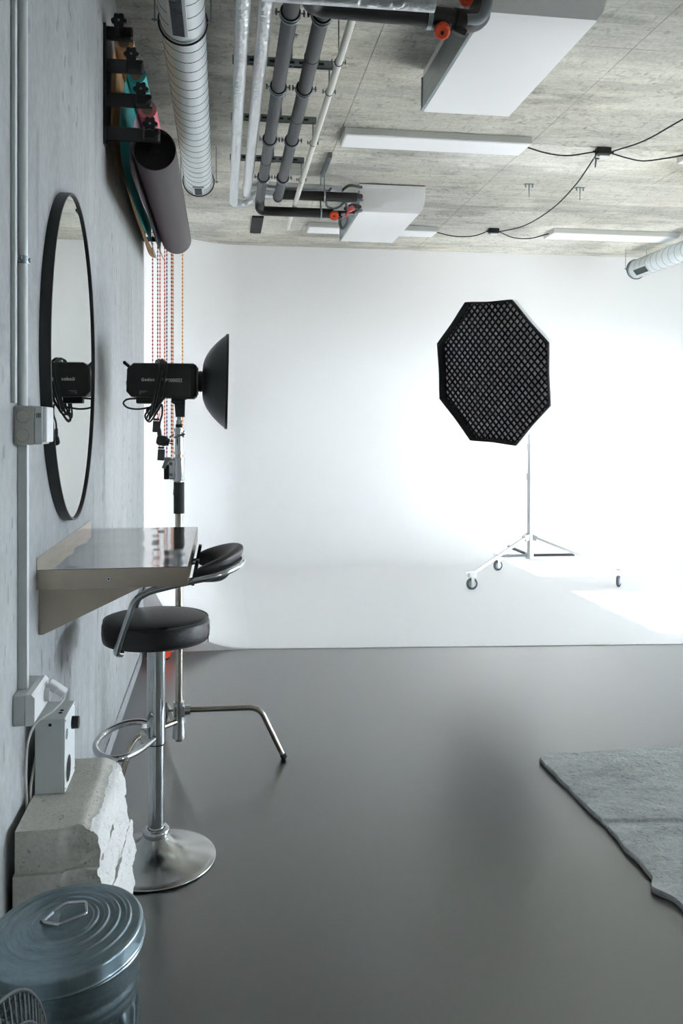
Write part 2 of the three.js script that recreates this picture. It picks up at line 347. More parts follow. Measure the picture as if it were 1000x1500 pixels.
// pipe mains and their branches
const FOIL_Y = 3.3, PX = [0.086, 0.184, 0.289, 0.427, 0.56];
single('foil_pipe', 'silver foil-wrapped pipe running next to the spiral duct', 'pipe', sweep(rounded([[PX[0], FOIL_Y, -0.8], [PX[0], FOIL_Y, -6.62], [0.2, FOIL_Y + 0.01, -6.62], [0.25, 3.4, -6.66], [0.9, 3.4, -6.66]], 0.045), 0.033, 18), M.foil);
single('foil_pipe', 'silver foil-wrapped pipe running beside the dark grey pipes', 'pipe', sweep(rounded([[PX[1], FOIL_Y, -0.8], [PX[1], FOIL_Y, -6.36], [PX[1], 3.42, -6.5], [0.95, 3.425, -6.56]], 0.05), 0.033, 18), M.foil);
single('foil_branch_pipe', 'foil-wrapped branch pipe crossing beside the black pipe to the larger ceiling unit', 'pipe', sweep([V(0.15, 3.2, -3.19), V(0.84, 3.205, -3.19)], 0.04, 18), M.foil);
const strutZ = [-3.53, -4.31, -5.1, -5.87];
function grayPipe(x, label, zTurn, xe, yb, zJoin) {
  const t = thing('insulated_pipe', label, 'pipe', [x, 3.29, -6.4]);
  wpart('pipe', sweep(rounded([[x, 3.29, -0.8], [x, 3.29, zTurn + 0.1]], 0.01), 0.036, 20), M.greyPipe, t);
  wpart('branch', sweep(rounded([[x, 3.29, zTurn + 0.12], [x, 3.29, zTurn + 0.06], [x, yb, zTurn], [xe, yb, zTurn]], 0.05), 0.038, 20), M.blackPipe, t);
  strutZ.forEach((z, k) => {
    const c = wpart('pipe_clamp', [cyl([x, 3.29, z + 0.016], [x, 3.29, z - 0.016], 0.043, 0.043, 28)], M.blackMatte, t);
    wpart('clamp_band', [new THREE.TorusGeometry(0.0435, 0.0045, 8, 32).translate(x, 3.29, z - 0.012), new THREE.TorusGeometry(0.0435, 0.003, 8, 32).translate(x, 3.29, z + 0.012)], M.zinc, t, c);
    for (const s of [-1, 1]) wpart('clamp_screw', [cyl([x + s * 0.042, 3.292, z], [x + s * 0.066, 3.292, z], 0.004, 0.004, 8), cyl([x + s * 0.06, 3.278, z], [x + s * 0.06, 3.306, z], 0.0045, 0.0045, 8)], M.iron, t, c);
    wpart('clamp_rod', cyl([x, 3.33, z], [x, 3.41, z], 0.005, 0.005, 8), M.iron, t, c);
  });
  for (const z of zJoin) wpart('insulation_joint', new THREE.TorusGeometry(0.0362, 0.0022, 6, 28).translate(x, 3.29, z), M.blackMatte, t);
  return t;
}
const insulated = [grayPipe(PX[2], 'dark grey insulated pipe beside the foil-wrapped pipes', -6.53, 0.88, 3.222, [-5.5]),
  grayPipe(PX[3], 'dark grey insulated pipe beside the thin white pipe', -6.46, 1.06, 3.338, [-3.93, -4.72])];
const branchPipe = thing('black_branch_pipe', 'black insulated pipe crossing under the grey pipes to the larger ceiling unit', 'pipe', [0.9, 3.2, -3.29]);
{
  const t = branchPipe;
  wpart('pipe', sweep(rounded([[0.345, 3.25, -2.6], [0.345, 3.2, -3.28], [0.9, 3.2, -3.3], [0.98, 3.2, -3.31]], 0.07), 0.041, 20), M.blackPipe, t);
  wpart('pipe_clamp', [cyl([0.835, 3.2, -3.3], [0.855, 3.2, -3.3], 0.049, 0.049, 28), cyl([0.845, 3.24, -3.3], [0.845, H, -3.3], 0.006, 0.006, 8)], M.zinc, t);
  wpart('elbow', sweep(smooth([[0.95, 3.2, -3.305], [1.03, 3.205, -3.32], [1.08, 3.25, -3.36], [1.1, 3.32, -3.42], [1.13, 3.38, -3.5]], 24), 0.045, 18), M.blackPipe, t);
  wpart('valve_body', [cyl([0.93, 3.2, -3.3], [0.905, 3.15, -3.3], 0.03, 0.026, 20), rbox(0.06, 0.03, 0.03, 0.006, 0.975, 3.15, -3.3, 0, 0, -0.4)], M.blackGloss, t);
}
function cap(t, at, r, dir) {                                       // ribbed orange valve cap, a part of the pipe it closes
  const g = lathe([[0, 0.03], [r * 0.5, 0.03], [r * 0.55, 0.036], [r * 0.8, 0.036], [r * 0.95, 0.03], [r, 0.024], [r, 0], [0, 0]], 32);
  const ribs = []; for (let k = 0; k < 20; k++) { const a = (k / 20) * Math.PI * 2; ribs.push(box(r * 0.14, 0.022, r * 0.12, Math.cos(a) * r, 0.012, Math.sin(a) * r)); }
  const q = new THREE.Quaternion().setFromUnitVectors(V(0, 1, 0), V(...dir).normalize());
  const c = wpart('valve_cap', merge([g, ...ribs]).applyQuaternion(q).translate(...at), M.orange, t); c.userData.label = 'orange ribbed cap';
  wpart('cap_stem', cyl([0, 0.02, 0], [0, 0.038, 0], r * 0.25, r * 0.2, 12).applyQuaternion(q).translate(...at), M.blackMatte, t, c);
}
cap(branchPipe, [0.9, 3.15, -3.295], 0.032, [-0.15, -0.75, 0.6]);
cap(branchPipe, [1.0, 3.29, -3.3], 0.03, [0, -0.5, 0.8]);
cap(insulated[0], [0.885, 3.205, -6.51], 0.036, [-0.1, -0.5, 0.85]);
wpart('valve_stem', [cyl([0.87, 3.222, -6.53], [1.06, 3.25, -6.6], 0.026, 0.02, 16), cyl([0.93, 3.23, -6.55], [0.93, 3.19, -6.53], 0.018, 0.018, 14)], M.blackGloss, insulated[0]);
wpart('valve_lever', [rbox(0.06, 0.045, 0.02, 0.008, 1.03, 3.275, -6.57, 0, 0, 0.5), rbox(0.02, 0.06, 0.016, 0.005, 1.0, 3.235, -6.56, 0, 0, -0.5)], M.pinkTag, insulated[0]).userData.label = 'pink plastic lever';
single('grey_hose', 'grey flexible hose looping below the smaller ceiling unit', 'hose', sweep(smooth([[0.9, 3.40, -6.55], [0.98, 3.37, -6.6], [1.02, 3.27, -6.66], [1.02, 3.19, -6.7], [0.985, 3.15, -6.72], [0.965, 3.19, -6.74], [0.98, 3.25, -6.76], [1.08, 3.3, -6.78], [1.16, 3.33, -6.8]], 60), 0.013, 12), M.hose);
single('grey_hose', 'thin grey hose curling around the valve of the smaller ceiling unit', 'hose', sweep(smooth([[0.86, 3.42, -6.5], [0.83, 3.36, -6.55], [0.84, 3.3, -6.6], [0.9, 3.285, -6.62], [0.95, 3.31, -6.64], [1.0, 3.36, -6.68], [1.16, 3.4, -6.75]], 50), 0.01, 10), M.hose);
single('grey_hose', 'grey bent hose joining the larger ceiling unit', 'hose', sweep(smooth([[1.12, 3.44, -3.30], [1.10, 3.34, -3.30], [1.09, 3.26, -3.29], [1.06, 3.2, -3.28], [1.0, 3.19, -3.28]], 40), 0.022, 14), M.hose);
single('cable_loop', 'black cables looping into the smaller ceiling unit', 'cable', merge([sweep(smooth([[0.95, 3.42, -6.6], [1.03, 3.49, -6.66], [1.15, 3.51, -6.75]], 30), 0.012, 10), sweep(smooth([[0.98, 3.36, -6.62], [1.06, 3.42, -6.7], [1.15, 3.44, -6.78]], 30), 0.022, 12), sweep(smooth([[1.0, 3.3, -6.66], [1.07, 3.35, -6.74], [1.16, 3.37, -6.85]], 30), 0.016, 12)]), M.black);
{
  const t = thing('pipe_bracket', 'galvanised hanger bracket holding the black pipes near the smaller ceiling unit', 'bracket', [0.8, H, -6.5]);
  wpart('rail', [bounds(0.785, 0.815, H - 0.04, H, -6.6, -6.1)], M.iron, t);
  for (const [y, z] of [[3.338, -6.46], [3.222, -6.53]]) wpart('hanger', [cyl([0.8 - (y < 3.3 ? 0.02 : 0), y + 0.04, z], [0.8 - (y < 3.3 ? 0.02 : 0), H - 0.03, z], 0.006, 0.006, 8), new THREE.TorusGeometry(0.043, 0.006, 8, 28).rotateY(Math.PI / 2).translate(0.8 - (y < 3.3 ? 0.02 : 0), y, z)], M.zinc, t);
}
{
  const t = thing('white_drain_pipe', 'thin white plastic pipe slung along the grey insulated pipes', 'pipe', [PX[4], 3.28, -7.1]);
  wpart('pipe', cyl([PX[4] - 0.01, 3.285, -0.8], [PX[4] + 0.012, 3.275, -7.3], 0.018, 0.018, 18), M.whitePipe, t);
  for (const z of [-3.95, ...strutZ.slice(1)]) {
    const c = wpart('pipe_clamp', new THREE.TorusGeometry(0.02, 0.003, 8, 24).translate(PX[4], 3.28, z), M.iron, t);
    for (const s of [-1, 1]) wpart('clamp_screw', [cyl([PX[4] + s * 0.02, 3.282, z], [PX[4] + s * 0.036, 3.282, z], 0.003, 0.003, 8), cyl([PX[4] + s * 0.033, 3.272, z], [PX[4] + s * 0.033, 3.294, z], 0.0035, 0.0035, 8)], M.iron, t, c);
    wpart('rod', cyl([PX[4], 3.3, z], [PX[4], z === -3.95 ? H : 3.4, z], 0.0035, 0.0035, 8), M.iron, t, c);
  }
}
const strutLabels = ['steel strut rail over the black pipe at the larger ceiling unit', 'steel strut rail second in line from the larger ceiling unit', 'steel strut rail third in line from the larger ceiling unit', 'steel strut rail beside the smaller ceiling unit'];
strutZ.forEach((z, k) => {
  const t = thing('strut_rail', strutLabels[k], 'strut', [0.31, 3.42, z], 'strut rails above the pipes');
  wpart('rail', [bounds(0.05, 0.58, 3.436, 3.44, z - 0.016, z + 0.016), bounds(0.05, 0.58, 3.404, 3.44, z + 0.012, z + 0.016), bounds(0.05, 0.58, 3.404, 3.44, z - 0.016, z - 0.012)], M.iron, t);
  for (let i = 0; i < 9; i++) wpart('rail_slot', box(0.028, 0.012, 0.004, 0.1 + i * 0.052, 3.42, z + 0.0165), M.blackMatte, t);
  for (const x of [0.1, 0.36]) { const r = wpart('threaded_rod', cyl([x, 3.4, z], [x, H, z], 0.005, 0.005, 10), M.iron, t); wpart('rod_plate', [box(0.06, 0.006, 0.03, x, H - 0.003, z), cyl([x, 3.395, z], [x, 3.405, z], 0.01, 0.01, 6)], M.zinc, t, r); }
});

// ceiling fan-coil units
function ceilingUnit(label, z0, z1, seam) {
  const x0 = 1.14, x1 = 1.715, yb = 3.33, t = thing('ceiling_air_unit', label, 'air unit', [1.43, H, (z0 + z1) / 2]);
  const prof = [[x0 + 0.012, yb], [x1 - 0.052, yb], [x1 - 0.026, yb + 0.035], [x1 - 0.009, yb + 0.085], [x1, yb + 0.15], [x1, H - 0.01], [x0 + 0.012, H - 0.01]];
  wpart('housing', toCreasedNormals(extrude(prof, z0 - z1 - 0.006, 0.003), 0.5).translate(0, 0, z1 + 0.003), M.unit, t);
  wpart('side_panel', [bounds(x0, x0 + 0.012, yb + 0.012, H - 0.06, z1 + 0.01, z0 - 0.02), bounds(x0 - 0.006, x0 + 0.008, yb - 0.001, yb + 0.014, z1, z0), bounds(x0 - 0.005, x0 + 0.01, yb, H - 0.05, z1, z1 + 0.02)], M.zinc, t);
  for (const z of [z0 - 0.12, z1 + 0.12]) wpart('mounting_rail', bounds(x0 + 0.05, x1 - 0.06, H - 0.012, H, z - 0.02, z + 0.02), M.iron, t);
  wpart('front_flange', bounds(x0 + 0.002, x1 - 0.01, H - 0.035, H - 0.012, z0 - 0.01, z0 + 0.008), M.unit, t);
  return t;
}
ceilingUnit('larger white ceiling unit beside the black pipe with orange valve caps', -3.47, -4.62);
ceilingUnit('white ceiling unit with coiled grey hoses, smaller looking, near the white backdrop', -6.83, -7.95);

// flat light panels
function panel(label, x0, x1, z0, z1) {
  const t = thing('ceiling_light_panel', label, 'light panel', [(x0 + x1) / 2, H, (z0 + z1) / 2], 'flat ceiling light panels');
  wpart('frame', rbox(x1 - x0, 0.05, z0 - z1, 0.004, (x0 + x1) / 2, H - 0.025, (z0 + z1) / 2), M.lampBody, t);
  wpart('diffuser', rbox(x1 - x0 - 0.02, 0.006, z0 - z1 - 0.02, 0.002, (x0 + x1) / 2, H - 0.051, (z0 + z1) / 2), M.diffuser, t);
}
panel('long white flat light panel in front of the larger ceiling unit', 0.835, 2.18, -5.57, -5.83);
panel('white flat light panel partly hidden by the smaller ceiling unit', 0.86, 2.2, -8.2, -8.46);
panel('white flat light panel next to the pale duct end', 3.4, 4.8, -8.08, -8.36);
panel('white flat light panel reached by the far end of the black junction cable', 3.44, 4.8, -5.57, -5.83);

// cables and junction boxes
function junction(label, x, z) {
  const t = thing('junction_box', label, 'junction box', [x, H, z]);
  wpart('box', rbox(0.11, 0.05, 0.055, 0.006, x, H - 0.025, z), M.black, t);
  wpart('lid', rbox(0.075, 0.012, 0.04, 0.003, x + 0.01, H - 0.054, z - 0.01), M.trunk, t);
  wpart('gland', [cyl([x - 0.055, H - 0.03, z], [x - 0.08, H - 0.03, z], 0.01, 0.008, 12), cyl([x + 0.055, H - 0.03, z], [x + 0.08, H - 0.03, z], 0.01, 0.008, 12)], M.blackMatte, t);
}
junction('black cable junction box with pale lid beside the long light panel', 2.79, -5.72);
junction('small black cable junction box close to the white backdrop', 2.79, -8.2);
const wire = (label, pts) => single('ceiling_cable', label, 'cable', sweep(smooth(pts, 50), 0.0055, 8), M.blackMatte);
wire('black cable sagging from the long light panel to the junction box', [[2.19, 3.545, -5.71], [2.33, 3.515, -5.72], [2.5, 3.5, -5.72], [2.73, 3.54, -5.72]]);
wire('black cable climbing from the junction box out past the ceiling joint', [[2.85, 3.54, -5.7], [2.95, 3.53, -5.44], [3.02, 3.54, -5.0], [3.2, 3.55, -4.2]]);
wire('black cable sagging from the junction box along the ceiling to another light panel', [[2.85, 3.54, -5.73], [3.0, 3.51, -5.74], [3.12, 3.5, -5.75], [3.3, 3.52, -5.72], [3.44, 3.545, -5.7]]);
wire('long black cable swinging between the two junction boxes', [[2.77, 3.54, -5.8], [2.88, 3.5, -6.4], [2.96, 3.485, -7.1], [2.95, 3.5, -7.8], [2.85, 3.535, -8.18]]);
wire('black cable sagging from the smaller ceiling unit panel to the far junction box', [[2.2, 3.545, -8.33], [2.4, 3.5, -8.3], [2.6, 3.5, -8.25], [2.73, 3.54, -8.2]]);
wire('black cable sagging from the far junction box to the panel by the duct', [[2.85, 3.54, -8.2], [3.0, 3.49, -8.22], [3.2, 3.49, -8.24], [3.41, 3.545, -8.22]]);
for (const [x, z, l] of [[2.58, -6.66, 'galvanised ceiling eye hook on the side of the long light panel'], [3.05, -6.69, 'galvanised ceiling eye hook on the far side of the swinging cable']]) {
  const t = thing('ceiling_hook', l, 'hook', [x, H, z]);
  wpart('plate', [box(0.08, 0.006, 0.03, x, H - 0.003, z), box(0.01, 0.03, 0.01, x - 0.03, H - 0.015, z), box(0.01, 0.03, 0.01, x + 0.03, H - 0.015, z)], M.zinc, t);
  wpart('shank', cyl([x, H, z], [x, H - 0.11, z], 0.006, 0.003, 10), M.zinc, t);
}
single('ceiling_hook', 'small galvanised clip hanging under the junction box by the long light panel', 'hook', merge([cyl([2.765, H - 0.05, -5.78], [2.765, H - 0.12, -5.80], 0.008, 0.005, 10), box(0.04, 0.012, 0.01, 2.765, H - 0.06, -5.78)]), M.zinc);
single('black_ceiling_plate', 'slim black rectangular plate on the ceiling past the foil pipe ends', 'plate', rbox(0.112, 0.02, 0.66, 0.004, 0.343, H - 0.01, -8.36), M.blackMatte);

// ================================================================ LEFT WALL THINGS
const font = await new FontLoader().loadAsync('fonts/droid/droid_sans_bold.typeface.json');
const text = (s, size, depth = 0.0006) => new TextGeometry(s, { font, size, depth, curveSegments: 4, bevelEnabled: false });

// conduit, switch box, trunking, socket
{
  const z = -2.175;
  const t = thing('wall_conduit', 'round pale grey conduit climbing the grey wall above the switch box', 'conduit', [WX, 1.55, z]);
  wpart('pipe', cyl([WX + 0.014, 1.55, z], [WX + 0.014, H, z], 0.0125, 0.0125, 20), M.trunk, t);
  const c = wpart('pipe_clip', [cyl([WX + 0.014, 1.915, z], [WX + 0.014, 1.935, z], 0.0155, 0.0155, 20), rbox(0.012, 0.016, 0.07, 0.003, WX + 0.006, 1.925, z + 0.01)], M.zinc, t);
  wpart('clip_screw', [cyl([WX + 0.012, 1.925, z + 0.035], [WX + 0.02, 1.925, z + 0.035], 0.007, 0.006, 10), cyl([WX + 0.02, 1.925, z - 0.0], [WX + 0.034, 1.925, z - 0.0], 0.006, 0.006, 8)], M.zinc, t, c);
  single('surface_cable_channel', 'slim pale cable channel beside the round conduit on the grey wall', 'cable channel', rbox(0.012, H - 1.56, 0.018, 0.003, WX + 0.006, (H + 1.56) / 2, z + 0.055), M.trunk);
  const s = thing('wall_switch_box', 'grey surface switch box with two round knockouts and white rocker on the grey wall', 'switch', [WX, 1.505, -2.18]);
  wpart('back_box', rbox(0.05, 0.098, 0.085, 0.004, WX + 0.025, 1.505, -2.182), M.boxGrey, s);
  for (const y of [1.481, 1.529]) {
    const k = wpart('knockout', new THREE.TorusGeometry(0.0155, 0.0022, 8, 32).translate(WX + 0.024, y, -2.139), M.boxGrey, s);
    wpart('knockout_disc', cyl([WX + 0.024, y, -2.1385], [WX + 0.024, y, -2.140], 0.0148, 0.0148, 28), M.boxGrey, s, k);
  }
  wpart('cover_frame', rbox(0.02, 0.096, 0.084, 0.004, WX + 0.06, 1.505, -2.182), M.trunk, s);
  wpart('rocker', rbox(0.012, 0.09, 0.078, 0.004, WX + 0.0745, 1.507, -2.182), M.whiteGloss, s);
  wpart('vent_slot', [0, 1, 2].map((k) => box(0.002, 0.012, 0.0012, WX + 0.056 + k * 0.004, 1.53, -2.1395)), M.blackMatte, s);
  single('cable_trunking', 'rectangular pale trunking running down the wall from switch box to socket', 'cable trunking', rbox(0.024, 1.456 - 0.832, 0.022, 0.002, WX + 0.012, (1.456 + 0.832) / 2, -2.19), M.trunk);
  const o = thing('wall_socket', 'white surface-mounted double socket low on the grey wall', 'socket', [WX, 0.793, -2.22]);
  wpart('back_box', rbox(0.03, 0.078, 0.17, 0.004, WX + 0.015, 0.793, -2.215), M.trunk, o);
  wpart('cover', toCreasedNormals(extrude([[0, -0.039], [0.014, -0.039], [0.022, -0.03], [0.022, 0.03], [0.014, 0.039], [0, 0.039]], 0.168), 0.4).translate(WX + 0.0305, 0.793, -2.299), M.whiteGloss, o);
  const pl = thing('radio_power_cable', 'white angled power plug in the wall socket with thin cord dropping behind the radio', 'power cable', [WX + 0.055, 0.793, -2.26]);
  wpart('plug_face', cyl([WX + 0.0525, 0.795, -2.255], [WX + 0.066, 0.795, -2.255], 0.02, 0.02, 24), M.whiteGloss, pl);
  wpart('plug_grip', [rbox(0.052, 0.018, 0.036, 0.005, WX + 0.082, 0.805, -2.265, 0, 0, -0.62), rbox(0.03, 0.022, 0.032, 0.005, WX + 0.072, 0.812, -2.262, 0, 0, -0.62)], M.whiteGloss, pl);
  wpart('cord', sweep(smooth([[WX + 0.1, 0.79, -2.266], [WX + 0.097, 0.775, -2.262], [WX + 0.075, 0.755, -2.235], [WX + 0.04, 0.735, -2.215], [WX + 0.02, 0.69, -2.21], [WX + 0.013, 0.62, -2.215], [WX + 0.011, 0.56, -2.225], [WX + 0.012, 0.5, -2.23], [WX + 0.013, 0.465, -2.24], [WX + 0.0135, 0.5, -2.25], [WX + 0.015, 0.56, -2.265], [WX + 0.022, 0.62, -2.29]], 90), 0.0033, 8), M.whitePipe, pl);
}

// oval mirror
{
  const cz = -2.835, cy = 1.732, a = 0.408, b = 0.54, d = 0.032, lip = 0.006;
  const t = thing('oval_mirror', 'tall oval mirror in deep black frame on the grey wall', 'mirror', [WX, cy, cz]);
  const s = new THREE.Shape(); s.absellipse(0, 0, a, b, 0, Math.PI * 2); const h = new THREE.Path(); h.absellipse(0, 0, a - lip, b - lip, 0, Math.PI * 2); s.holes.push(h);
  part('frame', toCreasedNormals(new THREE.ExtrudeGeometry(s, { depth: d, bevelEnabled: true, bevelSize: 0.0008, bevelThickness: 0.0008, bevelSegments: 1, curveSegments: 96 }).rotateY(Math.PI / 2), 0.5), M.black, t);
  const g = new THREE.Shape(); g.absellipse(0, 0, a - lip * 0.5, b - lip * 0.5, 0, Math.PI * 2);
  part('mirror_glass', new THREE.ExtrudeGeometry(g, { depth: d - 0.006, bevelEnabled: false, curveSegments: 96 }).rotateY(Math.PI / 2), M.mirror, t);
}

// stainless shelf
{
  const x0 = WX, x1 = -0.1, z0 = -2.392, z1 = -3.34, y = 1.1, t = thing('steel_wall_shelf', 'stainless steel shelf with upstand fixed under the oval mirror', 'shelf', [WX, y, -2.87]);
  const top = grid(60, 120, (u, v) => { const x = x0 + (x1 - x0) * u, z = z0 + (z1 - z0) * v; const e = sm(0, 0.06, u) * sm(0, 0.06, 1 - u) * sm(0, 0.04, v) * sm(0, 0.04, 1 - v); return [x, y + e * 0.00055 * (Math.sin(z * 17 + 0.6) * Math.sin(x * 13 + 1) + 0.6 * Math.sin(z * 29 + x * 9 + 1) + 0.8 * (fbm(u + 0.3, v, 4, 5, 2, 5) - 0.5)), z]; });
  wpart('top', [top, bounds(x0, x1, y - 0.004, y - 0.001, z1, z0)], mat('#cdced0', 0.09, 1), t);
  wpart('upstand', bounds(x0, x0 + 0.0025, y, y + 0.033, z1, z0), M.steel, t);
  wpart('end_apron', bounds(x0, x1, y - 0.055, y - 0.001, z0 - 0.002, z0 + 0.0005), M.steel, t);
  wpart('front_apron', bounds(x1 - 0.002, x1 + 0.0005, y - 0.055, y - 0.001, z1, z0), M.steel, t);
  wpart('far_apron', bounds(x0, x1, y - 0.055, y - 0.001, z1, z1 + 0.002), M.steel, t);
  for (const z of [z0 - 0.032, z1 + 0.032]) wpart('bracket', extrude([[x0, 0.91], [x0 + 0.012, 0.91], [-0.21, y - 0.052], [-0.21, y - 0.005], [x0, y - 0.005]], 0.002).translate(0, 0, z - 0.001), M.steelSatin, t);
  wpart('bracket_flange', bounds(x0 + 0.0005, x0 + 0.003, 0.91, y - 0.006, z0 - 0.07, z0 - 0.032), M.steel, t);
  wpart('apron_lip', bounds(x0, x1, y - 0.056, y - 0.0535, z0 - 0.014, z0), M.steel, t);
  const b = wpart('bolt', [cyl([-0.32, 1.07, z0 + 0.0003], [-0.32, 1.07, z0 + 0.0025], 0.0065, 0.006, 16)], M.chrome, t);
  wpart('bolt_socket', cyl([-0.32, 1.07, z0 + 0.002], [-0.32, 1.07, z0 + 0.003], 0.0028, 0.0028, 6), M.blackMatte, t, b);
}

// paper roll hanger, rolls, chains
{
  const z = -3.71, t = thing('paper_roll_hanger', 'black four-arm hanger with star knobs screwed to the grey wall', 'roll hanger', [WX, 3, z]);
  wpart('wall_plate', rbox(0.012, 0.53, 0.05, 0.002, WX + 0.006, 3.005, z), M.black, t);
  const arms = [[-0.391, 3.234], [-0.347, 3.092], [-0.309, 2.943], [-0.275, 2.793]], knobs = [[-0.45, 3.284], [-0.397, 3.14], [-0.356, 2.989], [-0.317, 2.838]];
  arms.forEach(([x, y], k) => {
    const a = wpart('arm', [rbox(x - WX, 0.06, 0.012, 0.002, (x + WX) / 2, y, z), rbox(0.075, 0.056, 0.035, 0.012, x - 0.036, y, z + 0.006), cyl([x - 0.036, y, z - 0.05], [x - 0.036, y, z], 0.016, 0.016, 16)], M.black, t);
    const [kx, ky] = knobs[k], star = []; for (let i = 0; i < 72; i++) { const q = (i / 72) * Math.PI * 2, r = 0.0265 + 0.0045 * Math.cos(q * 6); star.push([kx + r * Math.cos(q), ky + r * Math.sin(q)]); }
    const kn = wpart('star_knob', extrude(star, 0.016, 0.003).translate(0, 0, z + 0.008), M.black, t);
    wpart('knob_bolt', cyl([kx, ky, z + 0.026], [kx, ky, z + 0.0285], 0.0055, 0.0055, 10), M.zinc, t, kn);
    wpart('knob_spindle', [cyl([kx, ky, z + 0.012], [kx + 0.012, ky - 0.04, z + 0.004], 0.009, 0.009, 12), box(0.004, 0.03, 0.004, kx + 0.036, ky - 0.047, z + 0.026, 0, 0, -0.8)], M.black, t, kn);
  });
  const far = thing('paper_roll_hanger', 'black four-arm hanger at the chain end of the paper rolls', 'roll hanger', [WX, 3, -5.6]);
  wpart('wall_plate', rbox(0.012, 0.53, 0.04, 0.002, WX + 0.006, 3.005, -5.54), M.black, far);
  const cores = [[-0.434, 3.212, 0.043], [-0.381, 3.072, 0.042], [-0.333, 2.919, 0.041], [-0.302, 2.742, 0.096]];
  for (const [x, y] of cores) wpart('arm', rbox(x - WX, 0.03, 0.012, 0.002, (x + WX) / 2, y, -5.525), M.black, far);
  const zn = -3.735, zf = -5.51;
  const rolls = [
    ['tan paper backdrop roll on the top arm of the black hanger', M.tan, M.tan, [[-0.474, 3.215], [-0.486, 3.1], [-0.490, 2.94], [-0.484, 2.80], [-0.468, 2.69], [-0.440, 2.605]], [[-0.474, 3.215], [-0.49, 3.1], [-0.505, 2.94], [-0.509, 2.80], [-0.50, 2.69], [-0.47, 2.625], [-0.437, 2.612]]],
    ['turquoise paper backdrop roll on the second arm of the black hanger', M.teal, M.teal, [[-0.421, 3.075], [-0.438, 3.0], [-0.453, 2.88], [-0.455, 2.77], [-0.445, 2.67], [-0.412, 2.55]], [[-0.421, 3.075], [-0.44, 3.0], [-0.455, 2.88], [-0.46, 2.77], [-0.445, 2.66], [-0.405, 2.552]]],
    ['pink paper backdrop roll on the third arm of the black hanger', M.pink, M.mauve, [[-0.373, 2.92], [-0.392, 2.86], [-0.405, 2.8], [-0.408, 2.70], [-0.403, 2.64], [-0.372, 2.556]], [[-0.373, 2.92], [-0.392, 2.86], [-0.405, 2.8], [-0.408, 2.70], [-0.402, 2.64], [-0.36, 2.557]]],
  ];
  rolls.forEach(([label, m, m2, near, fars], k) => {
    const [x, y, r] = cores[k], o = thing('paper_backdrop_roll', label, 'paper roll', [x, y, -4.65]);
    wpart('roll', cyl([x, y, zn], [x, y, zf], r, r, 40), m, o);
    wpart('core', [cyl([x, y, zn + 0.006], [x, y, zn - 0.01], r * 0.6, r * 0.6, 28)], M.card, o);
    const A = smooth(near.map(([a, b]) => [a, b, zn - 0.01]), 24), B = smooth(fars.map(([a, b]) => [a, b, zf + 0.01]), 24);
    wpart('hanging_sheet', grid(24, 24, (u, v) => { const i = Math.round(u * 24), w = v, e = 0.004 * Math.sin(v * 9 + k * 2) * u; return [A[i].x * (1 - w) + B[i].x * w + e, A[i].y * (1 - w) + B[i].y * w, A[i].z * (1 - w) + B[i].z * w]; }), m2, o);
  });
  const [x, y, r] = cores[3], o = thing('paper_backdrop_roll', 'thick charcoal grey backdrop roll with open end on the lowest hanger arm', 'paper roll', [x, y, -4.65]);
  wpart('roll', lathe([[r - 0.004, 0], [r, 0.001], [r, zn - zf - 0.001], [r - 0.004, zn - zf], [r - 0.004, 0]], 64).rotateX(Math.PI / 2).translate(x, y, zf), M.charcoal, o);
  wpart('core_plug', [cyl([x, y, zn - 0.035], [x, y, zn - 0.06], r - 0.004, r - 0.004, 48), cyl([x, y, zn - 0.03], [x, y, zn], 0.018, 0.018, 20)], M.blackMatte, o);
  wpart('end_plug', cyl([x, y, zf + 0.02], [x, y, zf + 0.002], r - 0.004, r - 0.004, 48), M.charcoal, o);
  wpart('hanging_edge', grid(10, 12, (u, v) => [x - r + 0.001 - 0.006 * Math.sin(u * 2.5), y - u * 0.11, zn - 0.02 + (zf - zn + 0.04) * v]), M.charcoal, o);

  const chains = [
    ['red bead chain loop nearest to the grey wall, with short black weight', -0.465, -0.417, 1.545, ['#b0365a', '#e0605a'], 3.2],
    ['orange and red bead chain loop second from the grey wall, with black weight', -0.432, -0.386, 1.355, ['#d0382e', '#e8762a'], 3.07],
    ['purple and orange bead chain loop third from the grey wall', -0.372, -0.331, 1.235, ['#8a4a8e', '#e88a2a'], 2.92],
    ['yellow-orange bead chain loop hanging behind the flash stand', -0.341, -0.268, 1.12, ['#d4412e', '#eba23a'], 2.74],
  ];
  chains.forEach(([label, xa, xb, yb, cols, yt], k) => {
    const zz = -5.62, c = thing('bead_chain', label, 'chain', [(xa + xb) / 2, yt, zz]);
    [xa, xb].forEach((xx, s) => {
      const yl = yb + 0.05, n = Math.floor((yt - yl) / 0.026), beads = [], col = mat(cols[s], 0.4), cord = mat(cols[s], 0.5); cord.color.lerp(new THREE.Color('#ffe2c8'), 0.55);
      for (let i = 0; i < n; i++) beads.push(new THREE.SphereGeometry(0.0055, 8, 6).scale(1, 1.35, 1).translate(xx, yt - i * 0.026, zz));
      const b = wpart('beads', beads, col, c); b.userData.kind = 'stuff';
      wpart('cord', cyl([xx, yt, zz], [xx, yl, zz], 0.0032, 0.0032, 8), cord, c);
    });
    wpart('sprocket', cyl([(xa + xb) / 2, yt, zz - 0.012], [(xa + xb) / 2, yt, zz + 0.03], (xb - xa) / 2, (xb - xa) / 2, 20), M.black, c);
    wpart('weight_yoke', sweep(smooth([[xa, yb + 0.05, zz], [(xa + xb) / 2 - 0.008, yb + 0.012, zz], [(xa + xb) / 2 + 0.008, yb + 0.012, zz], [xb, yb + 0.05, zz]], 20), 0.003, 8), mat(cols[1], 0.5), c);
